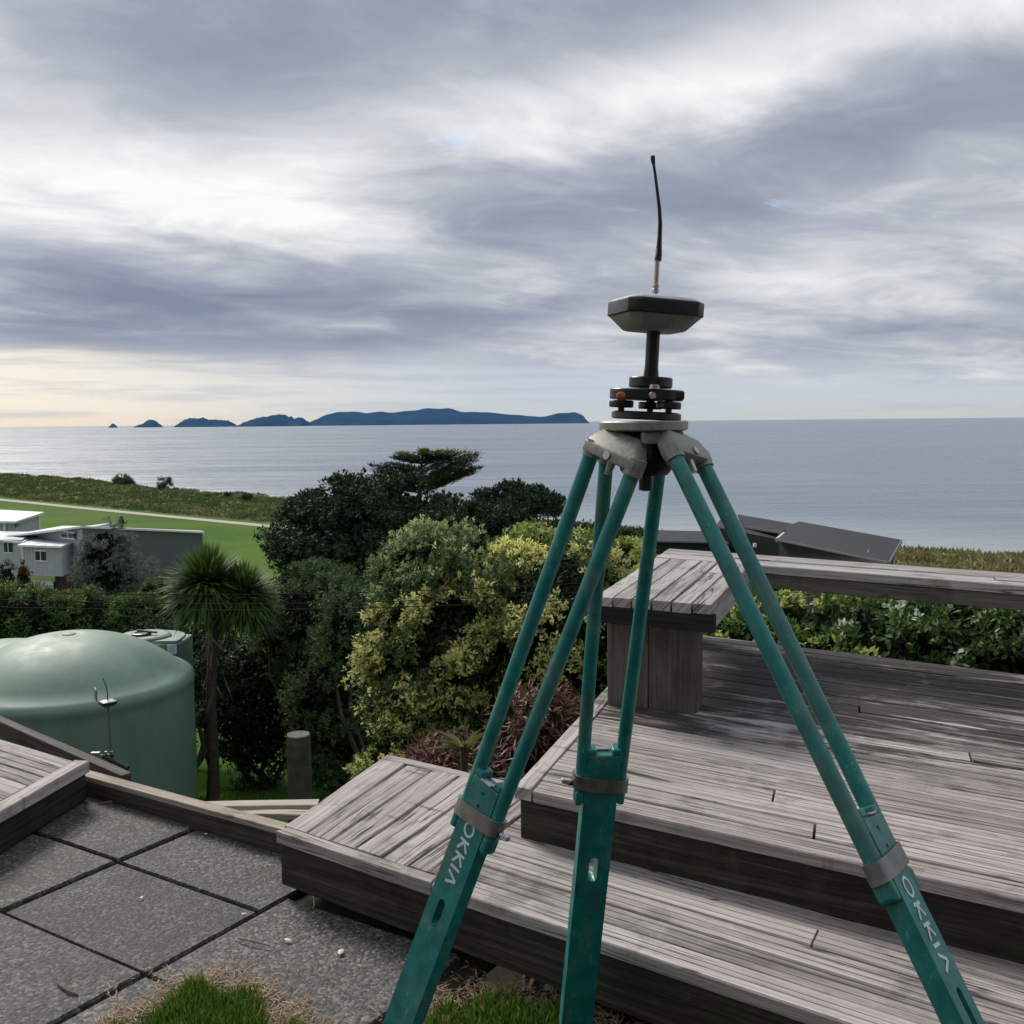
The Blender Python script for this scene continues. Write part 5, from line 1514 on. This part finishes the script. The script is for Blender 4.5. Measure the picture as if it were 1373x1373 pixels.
# litter on the slabs: shells, twigs, leaves
M_SHELL = plain('shell_white', (.62, .58, .52), .6, 0, .15, 90)
for px, py, s_, lab in ((386, 1260, .010, 'smooth oval white shell near the joint of the slab by the step'), (457, 1276, .013, 'broken white shell on the slab next to the step'), (190, 1203, .007, 'tiny pale pebble in the middle of the large slab'),
                        (327, 1225, .007, 'tiny pale pebble in the joint beside the step'), (276, 1118, .007, 'small white pebble on the slab under the edging timber')):
    p = az(px, py, .004)
    s_ *= .85
    m_ = MB(); m_.lathe([(s_ * .3, -.002), (s_ * .9, s_ * .02), (s_, s_ * .10), (s_ * .7, s_ * .24), (s_ * .2, s_ * .3)], 9, p, Matrix.Rotation(px, 3, 'Z') @ Matrix.Diagonal((1.3, .75, 1)))
    tag(m_.build('shell', M_SHELL, None, smooth=60), lab, 'shell')
for pts, r, lab in ((((132, 1078), (160, 1075), (185, 1080), (208, 1083)), .006, 'curled dry bark strip lying against the edging timber'), (((78, 1320), (90, 1330), (104, 1334)), .003, 'short twig on the slab beside the lawn tuft'),
                    (((318, 1258), (340, 1264), (362, 1268)), .002, 'thin twig across the joint between two slabs'), (((8, 1095), (30, 1083), (60, 1070), (95, 1068)), .006, 'bark strip under the edge of the landing')):
    P3 = [az(*q, .006) + Vector((0, 0, .004 * (i % 2))) for i, q in enumerate(pts)]
    m_ = MB(); m_.tube(P3, [r, r * 1.3, r] + [r * .6] * (len(pts) - 3), 6)
    tag(m_.build('twig', plain('dry_twig', (.16, .13, .11), .9, 0, .3, 60), None, smooth=60), lab, 'twig')
P3 = [az(402, 1182, .01), az(414, 1190, .03), az(421, 1203, .025), az(421, 1216, .008)]
m_ = MB(); m_.tube(P3, [.003, .003, .003, .002], 6); tag(m_.build('dry_stem', plain('dry_stem', (.30, .25, .19), .8), None, smooth=60), 'pale curled dry stem under the corner of the step', 'twig')

# wires strung past the shrubs
for k2, (pa, pb, y, sag, lab) in enumerate((((-80, 792), (1010, 768), 9.6, .10, 'topmost thin black wire strung past the yellow shrubs'), ((-80, 801), (1010, 779), 9.6, .12, 'middle thin black wire strung past the yellow shrubs'), ((-80, 812), (1010, 790), 9.6, .10, 'lowest thin black wire strung past the yellow shrubs'))):
    a_, b_ = ay(*pa, y), ay(*pb, y - 1.0)
    pts = [a_.lerp(b_, i / 24) - Vector((0, 0, sag * math.sin(math.pi * i / 24))) for i in range(25)]
    m_ = MB(); m_.tube(pts, .0045, 5); tag(m_.build('wire', M_BLACKM, None, smooth=60), lab, 'wire')
# posts that carry them
for px, y, lab in ((-80, 9.6, 'wooden wire post outside the domed tank'), (1010, 8.6, 'wooden wire post standing behind the long bench arm')):
    q = ay(px, 780, y); gz = float(height(q.x, y))
    m_ = MB(); m_.tube([(q.x, y, gz - .2), (q.x, y, q.z + .02)], [.05, .045], 10)
    if px < 0: tag(m_.build('wire_post', M_BARK, None, smooth=60), lab, 'post')
    else: tag(m_.build('wire_post', M_BARK, None, smooth=60), lab, 'post')

# ------------------------------------------------------------------ the air towards the islands
def haze_mat():
    m = bpy.data.materials.new('sea_haze'); m.use_nodes = True; t = m.node_tree; t.nodes.clear()
    out = t.nodes.new('ShaderNodeOutputMaterial'); v = t.nodes.new('ShaderNodeVolumePrincipled')
    v.inputs['Color'].default_value = (.13, .38, 1, 1); v.inputs['Density'].default_value = 3.8e-5; v.inputs['Absorption Color'].default_value = (1, 1, 1, 1); v.inputs['Anisotropy'].default_value = .1
    t.links.new(v.outputs[0], out.inputs['Volume'])
    return m
m_ = MB(); e = 31000
m_.hexa([(-e, -200, SEA - 6), (e, -200, SEA - 6), (e, e, SEA - 6), (-e, e, SEA - 6)], [(-e, -200, 190), (e, -200, 190), (e, e, 190), (-e, e, 190)])
hz = m_.build('haze', haze_mat()); tag(hz, kind='stuff')

# ------------------------------------------------------------------ unseen house added behind the camera to shade the timber facing it
hh = empty('added_shade_house', (0, -5, 0), 'dark weatherboard house added unseen behind the camera to shade the deck', 'house')
M_WB = plain('dark_weatherboard', (.10, .095, .09), .7, 0, .1, 4)
wall_box('wall', M_WB, hh, [(-9, -10), (9, -10), (9, -4.1), (-9, -4.1)], -.1, 4.6)
for i in range(22):
    z = .1 + i * .205
    m_ = MB(); m_.hexa([(-9.0, -4.11, z), (9.0, -4.11, z), (9.0, -4.07, z), (-9.0, -4.07, z)], [(-9.0, -4.11, z + .2), (9.0, -4.11, z + .2), (9.0, -4.085, z + .2), (-9.0, -4.085, z + .2)])
    m_.build('weatherboard', M_WB, hh)
roof_slab('roof', M_ROOFD, hh, [(-9.6, -10.6), (9.6, -10.6), (9.6, -3.3), (-9.6, -3.3)], [5.6, 5.6, 4.75, 4.75], .2)
for x in (-6.2, -2.6, 3.4): win(hh, (x + 1.6, -4.06), (x, -4.06), 1.0, 2.2, (0, 1))
m_ = MB(); m_.box((1.3, -4.05, 1.05), (.95, .08, 2.1)); m_.build('door', M_TRIM, hh, bevel=.01)
